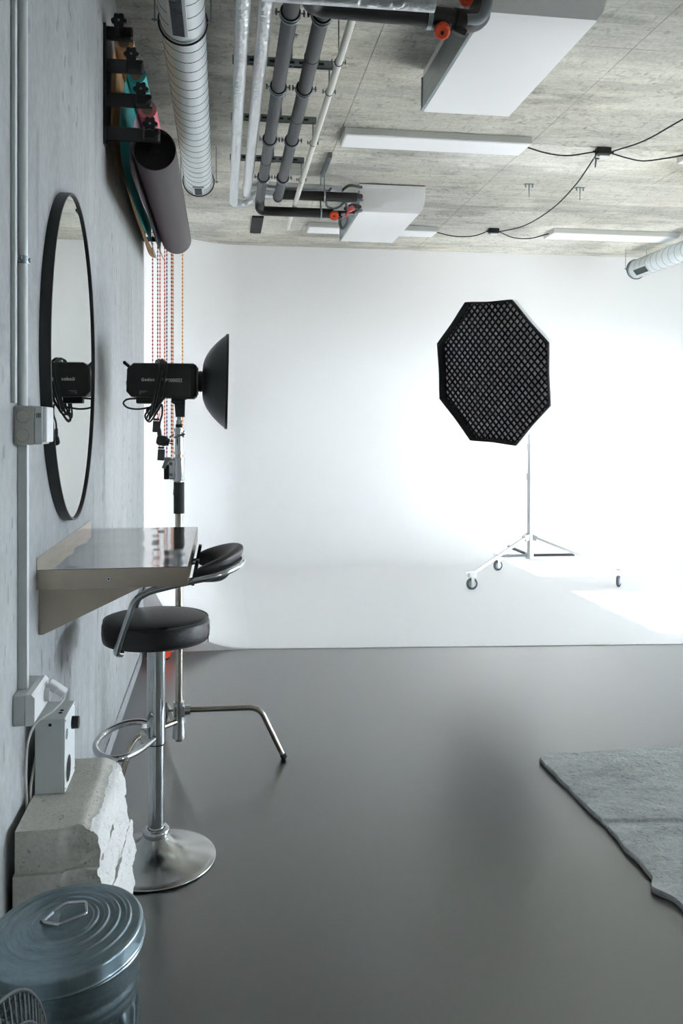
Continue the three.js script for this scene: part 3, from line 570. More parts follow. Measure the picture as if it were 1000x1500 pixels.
    wpart('weight', [rbox(0.046, 0.075, 0.03, 0.004, (xa + xb) / 2, yb - 0.04, zz, 0, 0, -0.06), rbox(0.04, 0.014, 0.026, 0.003, (xa + xb) / 2, yb + 0.008, zz)], M.black, c);
  });
}

// orange tub on the floor against the wall
{
  const t = thing('orange_tub', 'small orange tub with dark base on the floor against the grey wall', 'tub', [-0.412, 0, -5.42]);
  part('tub', lathe([[0, 0.012], [0.07, 0.012], [0.08, 0.02], [0.086, 0.12], [0.089, 0.125], [0.089, 0.135], [0.083, 0.135], [0.078, 0.03], [0, 0.013]], 40), M.orange, t);
  part('base_ring', cyl([0, 0, 0], [0, 0.014, 0], 0.068, 0.07, 32), M.blackMatte, t);
}

// ================================================================ FLASH ON C-STAND
const SX = -0.193, SZ = -3.72;
{
  const t = thing('studio_flash', 'black studio flash head with beauty dish and coiled power cable on the chrome stand', 'studio flash', [SX, 1.56, SZ]);
  const y = 1.706, hz = 0.062;
  const out = [[-0.392, 1.642], [-0.13, 1.635], [-0.122, 1.642], [-0.122, 1.768], [-0.13, 1.774], [-0.382, 1.774], [-0.405, 1.752], [-0.408, 1.66]];
  wpart('body', extrude(out, 2 * hz - 0.016, 0.008).translate(0, 0, SZ - hz + 0.008), M.black, t);
  const ring = (x0, x1, r) => cyl([x0, y, SZ], [x1, y, SZ], r, r, 48);
  wpart('front_collar', [rbox(0.03, 0.146, 0.14, 0.01, -0.13, y, SZ)], M.black, t);
  wpart('mount_ring', ring(-0.117, -0.108, 0.062), M.iron, t);
  wpart('lock_ring', [ring(-0.108, -0.084, 0.046), ring(-0.1, -0.097, 0.049), ring(-0.088, -0.084, 0.05)], M.blackGloss, t);
  const prof = []; for (let k = 0; k <= 20; k++) { const q = k / 20; prof.push([0.05 + 0.156 * Math.pow(q, 0.62) , -0.09 + 0.098 * Math.pow(q, 1.25)]); }
  const dish = lathe([...prof, [0.211, 0.012], [0.214, 0.014], [0.214, 0.024], [0.209, 0.024]], 72).rotateZ(-Math.PI / 2);
  const tilt = (g) => g.rotateZ(-0.02).translate(0, y, SZ);
  const dm = wpart('beauty_dish', tilt(dish), mat('#161719', 0.4, 0, { side: THREE.DoubleSide }), t);
  wpart('dish_lining', tilt(lathe([[0.046, -0.08], ...prof.slice(2).map(([r, q]) => [r - 0.004, q + 0.002]), [0.208, 0.02]], 72).rotateZ(-Math.PI / 2)), M.dishIn, t, dm);
  wpart('deflector', tilt(lathe([[0, -0.02], [0.05, -0.022], [0.06, -0.026], [0, -0.013]], 40).rotateZ(-Math.PI / 2)), M.dishIn, t, dm);
  const hd = wpart('rear_handle', [rbox(0.05, 0.013, 0.016, 0.004, -0.408, 1.768, SZ + 0.045, 0, 0, -0.75), rbox(0.05, 0.013, 0.016, 0.004, -0.408, 1.768, SZ - 0.045, 0, 0, -0.75), rbox(0.013, 0.015, 0.106, 0.004, -0.424, 1.783, SZ)], M.black, t);
  wpart('rear_dial', [cyl([-0.408, 1.695, SZ + 0.02], [-0.422, 1.695, SZ + 0.02], 0.011, 0.01, 20), rbox(0.004, 0.05, 0.08, 0.001, -0.412, 1.725, SZ)], M.trunk, t);
  wpart('tilt_bracket', [rbox(0.05, 0.03, 0.07, 0.008, -0.2, 1.628, SZ), toCreasedNormals(extrude([[-0.222, 1.62], [-0.17, 1.62], [-0.172, 1.55], [-0.203, 1.55], [-0.208, 1.605], [-0.222, 1.612]], 0.03, 0.004), 0.4).translate(0, 0, SZ - 0.015), rbox(0.02, 0.016, 0.05, 0.004, -0.168, 1.632, SZ)], M.black, t);
  wpart('tilt_knob', [cyl([-0.19, 1.585, SZ - 0.02], [-0.19, 1.585, SZ - 0.05], 0.014, 0.014, 16)], M.black, t);
  wpart('power_inlet', [rbox(0.085, 0.04, 0.05, 0.006, -0.335, 1.625, SZ)], M.black, t);
  for (const s of [1, -1]) {
    const brand = text('Godox', 0.0135); brand.computeBoundingBox(); const model = text('DP1000III', 0.0155);
    if (s > 0) { brand.translate(-0.352, 1.702, SZ + hz + 0.0002); model.scale(0.86, 1, 1).translate(-0.262, 1.699, SZ + hz + 0.0002); } else { brand.rotateY(Math.PI).translate(-0.3, 1.702, SZ - hz - 0.0002); model.scale(0.86, 1, 1).rotateY(Math.PI).translate(-0.18, 1.699, SZ - hz - 0.0002); }
    wpart('brand_lettering', brand, M.print, t); wpart('model_lettering', model, M.print, t);
    wpart('rating_label', [bounds(-0.36, -0.325, 1.657, 1.66, SZ + s * (hz + 0.0003) - 0.0003, SZ + s * (hz + 0.0003) + 0.0003), bounds(-0.36, -0.335, 1.652, 1.654, SZ + s * (hz + 0.0003) - 0.0003, SZ + s * (hz + 0.0003) + 0.0003), bounds(-0.36, -0.353, 1.645, 1.65, SZ + s * (hz + 0.0003) - 0.0003, SZ + s * (hz + 0.0003) + 0.0003)], M.iron, t);
  }
  const pts = []; // coiled cable wound round the body, then hanging down to the plug
  pts.push([-0.378, 1.628, SZ + 0.01], [-0.42, 1.622, SZ + 0.015], [-0.432, 1.607, SZ + 0.02], [-0.415, 1.588, SZ + 0.03], [-0.37, 1.58, SZ + 0.04], [-0.325, 1.586, SZ + 0.055]);
  for (let k = 0; k < 5; k++) {
    const x = -0.272 - k * 0.007 + rnd() * 0.02, lo = 1.585 - rnd() * 0.05, hi = 1.786 + rnd() * 0.012, tx = x + 0.035 * (rnd() - 0.35);
    pts.push([x - 0.015, lo + 0.02, SZ + 0.066], [x + 0.012, 1.69, SZ + 0.073 + rnd() * 0.01], [tx + 0.02, 1.765, SZ + 0.068], [tx + 0.012, hi, SZ + 0.03], [tx, hi, SZ - 0.03], [x, 1.762, SZ - 0.069], [x - 0.005, 1.69, SZ - 0.075], [x - 0.02, lo + 0.02, SZ - 0.066], [x - 0.025, lo, SZ]);
  }
  pts.push([-0.315, 1.57, SZ + 0.04], [-0.33, 1.535, SZ + 0.045], [-0.318, 1.525, SZ + 0.03], [-0.285, 1.57, SZ + 0.03], [-0.265, 1.6, SZ + 0.05], [-0.262, 1.56, SZ + 0.06], [-0.272, 1.52, SZ + 0.06], [-0.274, 1.49, SZ + 0.06]);
  const cb = wpart('power_cable', sweep(smooth(pts, 520), 0.0042, 8), M.black, t);
  wpart('cable_twist', [sweep(smooth([[-0.30, 1.6, SZ + 0.06], [-0.32, 1.575, SZ + 0.065], [-0.335, 1.55, SZ + 0.06], [-0.325, 1.53, SZ + 0.06], [-0.30, 1.56, SZ + 0.07], [-0.27, 1.605, SZ + 0.07], [-0.245, 1.64, SZ + 0.07]], 50), 0.0042, 8), sweep(smooth([[-0.285, 1.61, SZ + 0.06], [-0.29, 1.57, SZ + 0.068], [-0.31, 1.555, SZ + 0.06], [-0.328, 1.575, SZ + 0.055], [-0.30, 1.6, SZ + 0.05]], 40), 0.0042, 8)], M.black, t, cb);
  wpart('mains_plug', [cyl([-0.274, 1.495, SZ + 0.06], [-0.272, 1.462, SZ + 0.06], 0.0065, 0.009, 14), rbox(0.05, 0.045, 0.036, 0.014, -0.262, 1.442, SZ + 0.06, 0, 0, -0.2), cyl([-0.245, 1.437, SZ + 0.06], [-0.232, 1.434, SZ + 0.06], 0.017, 0.016, 18), cyl([-0.235, 1.441, SZ + 0.068], [-0.214, 1.437, SZ + 0.068], 0.0025, 0.0024, 8), cyl([-0.235, 1.431, SZ + 0.05], [-0.216, 1.427, SZ + 0.05], 0.0025, 0.0024, 8)], M.black, t, cb);
}
{
  const t = thing('c_stand', 'chrome C-stand with black foam grip carrying the flash with beauty dish', 'light stand', [SX, 0, SZ]);
  const seg = (a, b, r, m, n) => wpart(n, cyl([SX, a, SZ], [SX, b, SZ], r, r, 24), m, t);
  seg(1.505, 1.56, 0.0085, M.satin, 'spigot');
  seg(1.36, 1.532, 0.0125, M.satin, 'upper_riser');
  seg(1.5, 1.514, 0.0145, M.blackMatte, 'spigot_collar');
  seg(0.1, 1.38, 0.0165, M.nickel, 'column');
  wpart('riser_lock', [cyl([SX, 1.385, SZ], [SX, 1.49, SZ], 0.0185, 0.0185, 24), cyl([SX, 1.48, SZ], [SX, 1.496, SZ], 0.022, 0.022, 24), cyl([SX, 1.38, SZ], [SX, 1.392, SZ], 0.022, 0.022, 24), rbox(0.03, 0.03, 0.03, 0.005, SX + 0.012, 1.47, SZ)], M.chrome, t);
  wpart('wing_screw', [rbox(0.05, 0.009, 0.006, 0.002, SX + 0.004, 1.463, SZ + 0.035, 0, 0, 0.35), cyl([SX, 1.463, SZ], [SX, 1.463, SZ + 0.04], 0.006, 0.006, 12), rbox(0.024, 0.008, 0.006, 0.002, SX - 0.03, 1.462, SZ + 0.034, 0, 0, 0.6)], M.iron, t);
  wpart('clamp_body', [cyl([SX, 1.262, SZ], [SX, 1.365, SZ], 0.023, 0.023, 28), cyl([SX, 1.262, SZ], [SX, 1.27, SZ], 0.026, 0.026, 28), cyl([SX, 1.357, SZ], [SX, 1.365, SZ], 0.026, 0.026, 28), rbox(0.03, 0.09, 0.03, 0.006, SX - 0.03, 1.313, SZ)], M.chrome, t);
  wpart('clamp_lever', [rbox(0.018, 0.05, 0.024, 0.004, SX - 0.058, 1.34, SZ + 0.004, 0, 0, -0.35), rbox(0.03, 0.012, 0.024, 0.004, SX - 0.05, 1.36, SZ + 0.004)], M.iron, t);
  wpart('clamp_pad', rbox(0.022, 0.062, 0.026, 0.003, SX - 0.054, 1.3, SZ + 0.002), M.blackMatte, t);
  wpart('clamp_bolts', [1.29, 1.338].map((q) => cyl([SX - 0.034, q, SZ + 0.014], [SX - 0.034, q, SZ + 0.02], 0.008, 0.007, 12)), M.iron, t);
  seg(1.116, 1.255, 0.0235, M.rubber, 'foam_grip');
  // base: turtle hub and three bent legs
  wpart('base_hub', [cyl([SX, 0.195, SZ], [SX, 0.275, SZ], 0.025, 0.025, 24), rbox(0.05, 0.05, 0.045, 0.006, SX + 0.002, 0.236, SZ), cyl([SX + 0.02, 0.236, SZ], [SX + 0.05, 0.236, SZ], 0.022, 0.02, 20), cyl([SX, 0.115, SZ], [SX, 0.195, SZ], 0.03, 0.024, 12), cyl([SX, 0.105, SZ], [SX, 0.118, SZ], 0.012, 0.02, 12)], M.satin, t);
  wpart('hub_tee_screw', [cyl([SX - 0.025, 0.24, SZ + 0.01], [SX - 0.05, 0.24, SZ + 0.01], 0.005, 0.005, 10), rbox(0.012, 0.075, 0.012, 0.004, SX - 0.055, 0.24, SZ + 0.01)], M.iron, t);
  const leg = (h, bx, bz, fx, fz) => { const l = wpart('leg', sweep(rounded([[SX, h, SZ], [bx, h - 0.002, bz], [fx, 0.012, fz]], 0.05, false, 10), 0.0125, 18), M.nickel, t); const d = V(fx - bx, 0.012 - h, fz - bz).normalize(); wpart('foot_cap', cyl([fx - d.x * 0.012, 0.012 - d.y * 0.012, fz - d.z * 0.012], [fx + d.x * 0.012, 0.004, fz + d.z * 0.012], 0.0138, 0.0138, 16), M.rubber, t, l); };
  leg(0.238, 0.165, -3.71, 0.272, -3.70);
  leg(0.19, -0.375, -3.535, -0.428, -3.495);
  leg(0.155, -0.272, -4.06, -0.29, -4.17);
}

// ================================================================ BAR STOOL
{
  const X = -0.228, Z = -2.9, t = thing('bar_stool', 'black leather and chrome bar stool with low curved back under the steel shelf', 'bar stool', [X, 0, Z]);
  part('base', lathe([[0, 0.001], [0.205, 0.001], [0.206, 0.006], [0.203, 0.010], [0.185, 0.014], [0.14, 0.024], [0.1, 0.038], [0.065, 0.058], [0.045, 0.082], [0.038, 0.096], [0, 0.096]], 72), mat('#c3c5c4', 0.2, 1), t);
  part('base_collar', lathe([[0.03, 0.088], [0.043, 0.088], [0.046, 0.094], [0.046, 0.106], [0.042, 0.112], [0.03, 0.112]], 48), M.chrome, t);
  part('lower_tube', cyl([0, 0.09, 0], [0, 0.42, 0], 0.0275, 0.0275, 40), M.chrome, t);
  const up = part('gas_lift_sleeve', cyl([0, 0.405, 0], [0, 0.755, 0], 0.0315, 0.0315, 40), M.chrome, t);
  part('sleeve_rim', new THREE.TorusGeometry(0.031, 0.0018, 8, 40).rotateX(Math.PI / 2).translate(0, 0.405, 0), M.blackMatte, up);
  part('seat', lathe([[0, 0.766], [0.165, 0.766], [0.177, 0.769], [0.182, 0.776], [0.184, 0.797], [0.183, 0.822], [0.178, 0.836], [0.166, 0.843], [0.13, 0.847], [0.07, 0.85], [0, 0.851]], 80), M.leather, t);
  part('seat_piping', [new THREE.TorusGeometry(0.1765, 0.0028, 8, 80).rotateX(Math.PI / 2).translate(0, 0.839, 0), new THREE.TorusGeometry(0.178, 0.0022, 8, 80).rotateX(Math.PI / 2).translate(0, 0.77, 0)], M.leather, t);
  part('seat_seam', box(0.002, 0.06, 0.004, 0.1785, 0.79, 0.042, 0, -0.23, 0), M.blackMatte, t);
  part('maker_tag', rbox(0.03, 0.008, 0.002, 0.0008, 0.035, 0.842, 0.1735, -0.6, 0.2, 0), M.blackGloss, t);
  part('seat_plate', cyl([0, 0.75, 0], [0, 0.767, 0], 0.1, 0.11, 32), M.blackMatte, t);
  wpart('back_tube', sweep(smooth([[-0.325, 0.764, -2.735], [-0.338, 0.772, -2.718], [-0.326, 0.81, -2.708], [-0.300, 0.885, -2.704], [-0.28, 0.938, -2.703], [-0.245, 0.965, -2.703], [-0.18, 0.982, -2.707], [-0.1, 0.999, -2.706], [-0.02, 1.012, -2.726], [0.045, 1.026, -2.795], [0.07, 1.034, -2.91], [0.045, 1.026, -3.025], [-0.02, 1.012, -3.09], [-0.1, 0.999, -3.108], [-0.18, 0.982, -3.105], [-0.245, 0.965, -3.108], [-0.28, 0.938, -3.107], [-0.300, 0.885, -3.104], [-0.326, 0.81, -3.1], [-0.338, 0.772, -3.09], [-0.325, 0.764, -3.075]], 160), 0.0115, 18), M.chrome, t);
  // curved back pad, thick in the middle, leaning outward at the top
  const pad = grid(64, 28, (u, v) => {
    const th = (u - 0.5) * 2 * 1.56, e = Math.pow(Math.max(0, 1 - Math.pow(Math.abs(u - 0.5) * 2, 14)), 0.5), q = v * Math.PI * 2;
    const mid = Math.cos(th), hh = (0.029 + 0.039 * Math.pow(Math.max(0, mid), 1.3)) * (0.25 + 0.75 * e), tt = (0.02 + 0.008 * mid) * (0.2 + 0.8 * e);
    const px = Math.sign(Math.cos(q)) * Math.pow(Math.abs(Math.cos(q)), 0.75) * tt, py = Math.sign(Math.sin(q)) * Math.pow(Math.abs(Math.sin(q)), 0.75) * hh;
    const lean = 0.55, rr = px * Math.cos(lean) + py * Math.sin(lean), yy = -px * Math.sin(lean) * 0.4 + py * Math.cos(lean);
    const cx = -0.094, cz = -2.91, ax = 0.12 + rr, az = 0.172 + rr;
    return [cx + Math.cos(th) * ax, 1.012 + 0.016 * mid + yy, cz - Math.sin(th) * az];
  });
  wpart('back_pad', pad, M.leather, t);
  for (const z of [-2.742, -3.08]) wpart('pad_strap', rbox(0.012, 0.085, 0.04, 0.004, -0.09, 1.022, z, 0, 0, -0.2), M.black, t);
  wpart('footrest', sweep(smooth([[-0.235, 0.45, -2.93], [-0.28, 0.46, -2.955], [-0.335, 0.463, -2.945], [-0.395, 0.458, -2.88], [-0.416, 0.45, -2.80], [-0.392, 0.443, -2.725], [-0.335, 0.438, -2.695], [-0.285, 0.434, -2.745], [-0.235, 0.43, -2.865]], 90), 0.0105, 18), M.chrome, t);
  wpart('footrest_clamp', [rbox(0.03, 0.052, 0.05, 0.004, X - 0.036, 0.441, Z + 0.005)], M.chrome, t);
}

// ================================================================ BLOCKS, RADIO, BIN, FAN, SLAB
function roughBlock(label, x0, x1, y0, y1, z0, z1, s, chip) {
  const w = x1 - x0, h = y1 - y0, d = z1 - z0, nx = 20, ny = 14, nz = 44;
  const t = thing('concrete_block', label, 'block', [(x0 + x1) / 2, y0, (z0 + z1) / 2], 'stacked pale building blocks');
  const g = new THREE.BoxGeometry(w, h, d, nx, ny, nz), p = g.attributes.position;
  for (let i = 0; i < p.count; i++) {
    let x = p.getX(i), y = p.getY(i), z = p.getZ(i); const u = (x / w) + 0.5, v = (y / h) + 0.5, q = (z / d) + 0.5;
    const n1 = fbm(v * 0.4 + s * 0.13, q + s * 0.31, 4, 7, 4, 200 + s) - 0.5, n2 = fbm(v + 0.2, q, 9, 26, 3, 230 + s) - 0.5;
    const edge = Math.pow(sm(0.55, 1, v), 2) * chip * (0.5 + fbm(q, s * 0.2, 9, 2, 3, 260 + s)) + Math.pow(sm(0.7, 1, q), 2) * 0.5 * chip * sm(0.2, 0.9, v);
    const k = Math.pow(sm(0.72, 1, u), 1.5);
    x += k * (n1 * 0.014 + n2 * 0.007 - edge * 0.014 + (1 - v) * (1 - q) * 0.014 + Math.abs(Math.sin(v * 3 + q * 5 + s)) * 0.004);
    y -= k * sm(0.8, 1, v) * (0.012 * chip + 0.012 * n2);
    const fr = Math.pow(sm(0.85, 1, q), 2) * sm(0.55, 0.62, u + 0.1 * (fbm(v, s * 0.1, 6, 3, 2, 290) - 0.5)); z -= fr * (0.006 + 0.016 * (fbm(u, v, 9, 7, 3, 280 + s)));
    if (u < 0.001) x += 0;
    p.setXYZ(i, x, y, z);
  }
  g.computeVertexNormals();
  const all = uvBox(g.translate(0, h / 2, 0), 0.5, s * 0.37, s * 0.21), pp = all.attributes.position, smoothIdx = [], roughIdx = [];
  for (let i = 0; i < pp.count; i += 3) { (i < ny * nz * 6 ? roughIdx : smoothIdx).push(i, i + 1, i + 2); }
  const sub = (ids) => { const q = all.clone(); q.setIndex(ids); return q.toNonIndexed(); };
  part('sawn_faces', sub(smoothIdx), M.block, t); part('broken_face', sub(roughIdx), M.blockBroken, t).userData.label = 'white freshly broken rough face';
}
roughBlock('pale aerated concrete block with broken side under the radio', -0.497, -0.304, 0.418, 0.522, -2.5, -2.07, 1, 1.0);
roughBlock('pale aerated concrete block with broken side, second from top of stack behind the bin', -0.5, -0.292, 0.313, 0.417, -2.51, -2.06, 2, 0.5);
for (let k = 0; k < 3; k++) roughBlock(['bottom block of the pale block stack, standing on the floor behind the bin', 'pale block second from the floor in the stack behind the bin', 'pale block in the middle of the stack behind the bin'][k], -0.5, -0.285 + 0.004 * k, 0.001 + k * 0.104, 0.104 + k * 0.104, -2.56, -2.06, 3 + k, 0.3);
{
  const x0 = -0.494, x1 = -0.422, y0 = 0.5225, y1 = 0.722, z0 = -2.268, z1 = -2.415, cx = (x0 + x1) / 2, cy = (y0 + y1) / 2, cz = (z0 + z1) / 2;
  const t = thing('table_radio', 'small pale grey box radio with black knob standing on the topmost block', 'radio', [cx, y0, cz]);
  wpart('case', rbox(x1 - x0, y1 - y0, z0 - z1, 0.002, cx, cy, cz), M.radio, t);
  const f = wpart('front_panel', rbox(0.006, y1 - y0, z0 - z1, 0.0015, x1 + 0.0025, cy, cz), M.radioFace, t);
  wpart('screw', [[y1 - 0.008, z0 - 0.006], [y1 - 0.008, z1 + 0.006], [y0 + 0.01, z0 - 0.006], [y0 + 0.01, z1 + 0.006]].map(([y, z]) => cyl([x1 + 0.0053, y, z], [x1 + 0.0065, y, z], 0.0025, 0.0025, 10)), M.iron, t, f);
  wpart('tuning_knob', cyl([x1 + 0.005, 0.675, -2.372], [x1 + 0.024, 0.675, -2.372], 0.0175, 0.0168, 32), M.black, t);
  const sp = wpart('speaker_opening', cyl([x1 + 0.0048, 0.572, -2.312], [x1 + 0.0064, 0.572, -2.312], 0.036, 0.036, 40), M.blackMatte, t);
  wpart('speaker_ring', new THREE.TorusGeometry(0.036, 0.0014, 8, 40).rotateY(Math.PI / 2).translate(x1 + 0.006, 0.572, -2.312), M.radioFace, t, sp);
  wpart('dial_window', cyl([x1 + 0.0048, 0.672, -2.293], [x1 + 0.0063, 0.672, -2.293], 0.0145, 0.0145, 28), M.iron, t);
  wpart('aerial_socket', cyl([-0.455, 0.707, z0 - 0.001], [-0.455, 0.707, z0 + 0.0008], 0.0042, 0.0042, 18), M.blackMatte, t);
  wpart('side_plate', rbox(0.02, 0.036, 0.0012, 0.0004, -0.455, 0.699, z0), M.radio, t);
  wpart('top_button', [-2.315, -2.335].map((z) => cyl([-0.437, y1 - 0.001, z], [-0.437, y1 + 0.0012, z], 0.0055, 0.005, 16)), M.blackMatte, t);
}
{
  const X = -0.312, Z = -1.72, t = thing('metal_dustbin', 'ribbed galvanised dustbin with slightly askew lid in front of the block stack', 'dustbin', [X, 0, Z]);
  const prof = (v) => 0.118 + 0.027 * v;
  const body = grid(240, 60, (u, v) => {
    const a = u * Math.PI * 2, y = v * 0.445; let r = prof(v);
    const rib = sm(0.06, 0.1, v) * sm(0.80, 0.74, v), bead = Math.exp(-(((v - 0.86) / 0.012) ** 2)) + Math.exp(-(((v - 0.82) / 0.012) ** 2)) + Math.exp(-(((v - 0.03) / 0.015) ** 2));
    r += rib * 0.005 * Math.max(-0.4, Math.cos(a * 24)) + bead * 0.003; return [Math.cos(a) * r, y, -Math.sin(a) * r];
  }, 6);
  part('body', body, M.bin, t);
  part('rim', new THREE.TorusGeometry(0.1465, 0.005, 10, 80).rotateX(Math.PI / 2).translate(0, 0.447, 0), M.zinc, t);
  part('bottom', cyl([0, 0, 0], [0, 0.01, 0], 0.116, 0.118, 48), M.zinc, t);
  const lp = [[0, 0.052]]; for (let k = 1; k <= 150; k++) { const r = 0.15 * (k / 150); let y = 0.05 - 0.018 * Math.pow(k / 150, 2); for (const q of [0.064, 0.085, 0.106, 0.128]) y += 0.0028 * (sm(0.0062, 0.0032, Math.abs(r - q))); lp.push([r, y]); }
  lp.push([0.154, 0.030], [0.156, 0.026], [0.156, 0.003], [0.159, 0.001], [0.159, -0.002], [0.1545, -0.002], [0.1535, 0.026], [0.149, 0.029]);
  const lid = new THREE.Group(); lid.name = 'lid'; t.add(lid); lid.position.set(-0.004, 0.455, 0); lid.rotation.set(0.035, 0, 0.055);
  part('lid_dome', lathe(lp, 96), M.bin, lid);
  part('lid_handle', sweep(rounded([[-0.035, 0.055, 0.006], [-0.035, 0.062, 0.018], [0.0, 0.068, 0.046], [0.05, 0.068, 0.02], [0.04, 0.062, -0.03], [0.0, 0.062, -0.035], [-0.028, 0.056, -0.012]], 0.008), 0.0032, 10), M.chrome, lid);
  part('handle_bracket', [rbox(0.03, 0.004, 0.03, 0.001, -0.022, 0.054, 0.002), cyl([-0.04, 0.057, 0.012], [-0.024, 0.057, -0.016], 0.0045, 0.0045, 12)], M.zinc, lid);
  part('side_handle', sweep(smooth([[-0.05, 0.40, 0.135], [-0.09, 0.395, 0.138], [-0.1, 0.365, 0.135], [-0.075, 0.34, 0.142], [-0.035, 0.35, 0.15]], 40), 0.004, 10), M.iron, t);
}
{
  const X = -0.318, Y = 0.509, Z = -1.16, t = thing('pedestal_fan', 'grey wire-caged pedestal fan standing in front of the dustbin', 'fan', [X, 0, Z]);
  part('base', lathe([[0, 0.001], [0.13, 0.001], [0.133, 0.008], [0.12, 0.016], [0.04, 0.03], [0.022, 0.05], [0, 0.05]], 48), M.fanWire, t);
  part('pole', cyl([-0.02, 0.04, 0], [-0.02, Y - 0.03, 0], 0.013, 0.013, 20), M.fanWire, t);
  const head = new THREE.Group(); head.name = 'fan_head'; head.position.set(0, Y, 0); head.rotation.y = -0.227; t.add(head);
  part('motor', lathe([[0, -0.12], [0.05, -0.115], [0.06, -0.09], [0.058, -0.05], [0, -0.05]], 32).rotateZ(-Math.PI / 2), M.fanWire, head);
  const R = 0.19;
  const tor = (r, x, w = 0.0018) => new THREE.TorusGeometry(r, w, 6, 72).rotateY(Math.PI / 2).translate(x, 0, 0);
  for (const r of [0.06, 0.11, 0.155]) { part('guard_ring', tor(r, 0.05 * (1 - (r / R) ** 2.4)), M.fanWire, head); part('guard_ring', tor(r, -0.07 * (1 - (r / R) ** 2.4)), M.fanWire, head); }
  part('guard_rim', tor(R + 0.002, 0, 0.003), M.fanWire, head);
  for (const [dir, n] of [[0.05, 70], [-0.07, 36]]) for (let k = 0; k < n; k++) {   // dense radial wires of the front and rear cage
    const a = (k / n) * Math.PI * 2, pts = []; for (let i = 2; i <= 12; i++) { const r = (R * i) / 12; pts.push(V(dir * (1 - (r / R) ** 2.4), r * Math.cos(a + 0.5 * (1 - r / R)), r * Math.sin(a + 0.5 * (1 - r / R)))); }
    part('guard_wire', sweep(pts, 0.0019, 6, false), M.fanWire, head);
  }
  for (let k = 0; k < 4; k++) { const a = (k / 4) * Math.PI * 2; const b = grid(10, 10, (u, v) => { const r = 0.03 + u * 0.13, q = a + (v - 0.5) * (0.5 + 0.5 * u); return [(v - 0.5) * 0.045, r * Math.cos(q), r * Math.sin(q)]; }); part('blade', b, mat('#3a3f41', 0.4, 0.3, { side: THREE.DoubleSide }), head); }
  part('hub', lathe([[0, 0.03], [0.02, 0.013], [0.032, 0.01], [0.032, -0.04], [0, -0.04]], 28).rotateZ(-Math.PI / 2), M.fanWire, head);
  part('badge', cyl([0.046, 0, 0], [0.055, 0, 0], 0.034, 0.032, 28), M.fanWire, head);
}
{
  const x0 = 1.405, x1 = 3.2, z0 = -3.53, z1 = -1.4, t = thing('stone_slab', 'large thin grey stone-textured slab with a ragged edge lying on the floor', 'slab', [2.3, 0, -2.5]);
  const edge = (q) => 0.03 * (fbm(q, 0.3, 9, 3, 4, 301) - 0.5) + 0.02 * (fbm(q, 0.6, 26, 3, 3, 303) - 0.5) - 0.035 * Math.exp(-(((q - 0.5) / 0.018) ** 2));
  const nearEdge = (u) => 0.012 * (fbm(u, 0.2, 8, 3, 4, 311) - 0.5);
  const hgt = (x, z) => {
    const u = (x - x0) / 1.8, q = (z - z0) / 2.13;
    const band = z + 2.87 - 0.05 * Math.sin((x - 1.4) * 2.4) - 0.01 * (fbm(u, q, 12, 12, 3, 321) - 0.5);
    const relief = 0.011 * (fbm(u + 0.05 * fbm(u, q, 6, 6, 3, 5), q, 5, 11, 5, 323) - 0.5) + 0.005 * (fbm(u, q, 30, 55, 4, 327) - 0.5);
    const trough = -0.009 * (sm(-0.045, -0.03, band) - sm(0.0, 0.006, band));
    const cr = Math.abs(fbm(u + 0.2, q, 3, 4, 4, 331) - 0.5), crack = -0.0035 * sm(0.008, 0.0, cr);
    return 0.021 + relief + trough + crack;
  };
  const nu = 220, nv = 260;
  const pos = (u, v) => { const q = v, z = z0 + (z1 - z0) * v + (1 - v) ** 8 * nearEdge(u) - 0.035 * sm(0.06, 0.0, u) * sm(0.1, 0, v) * -1; const l = x0 + edge(q) + sm(0.03, 0, v) * 0.0; return [l + (x1 - l) * Math.pow(u, 1.25), 0, z]; };
  wpart('slab_top', uvBox(grid(nu, nv, (u, v) => { const p = pos(u, v); return [p[0], hgt(p[0], p[2]), p[2]]; }), 1.1), M.stone, t);
  const skirt = (fn, n) => grid(n, 3, (u, v) => { const p = fn(u), y = hgt(p[0], p[2]); return [p[0] + (p[3] ?? 0) * v * (1 - v) * 4 * 0.004, y * (1 - v) + 0.0005 * v, p[2]]; });
  wpart('slab_edge', uvBox(merge([skirt((u) => [...pos(0, u), -1], nv), skirt((u) => pos(u, 0), nu), skirt((u) => pos(1, u), 40), skirt((u) => pos(u, 1), 40)]), 1.1), M.stone, t);
}

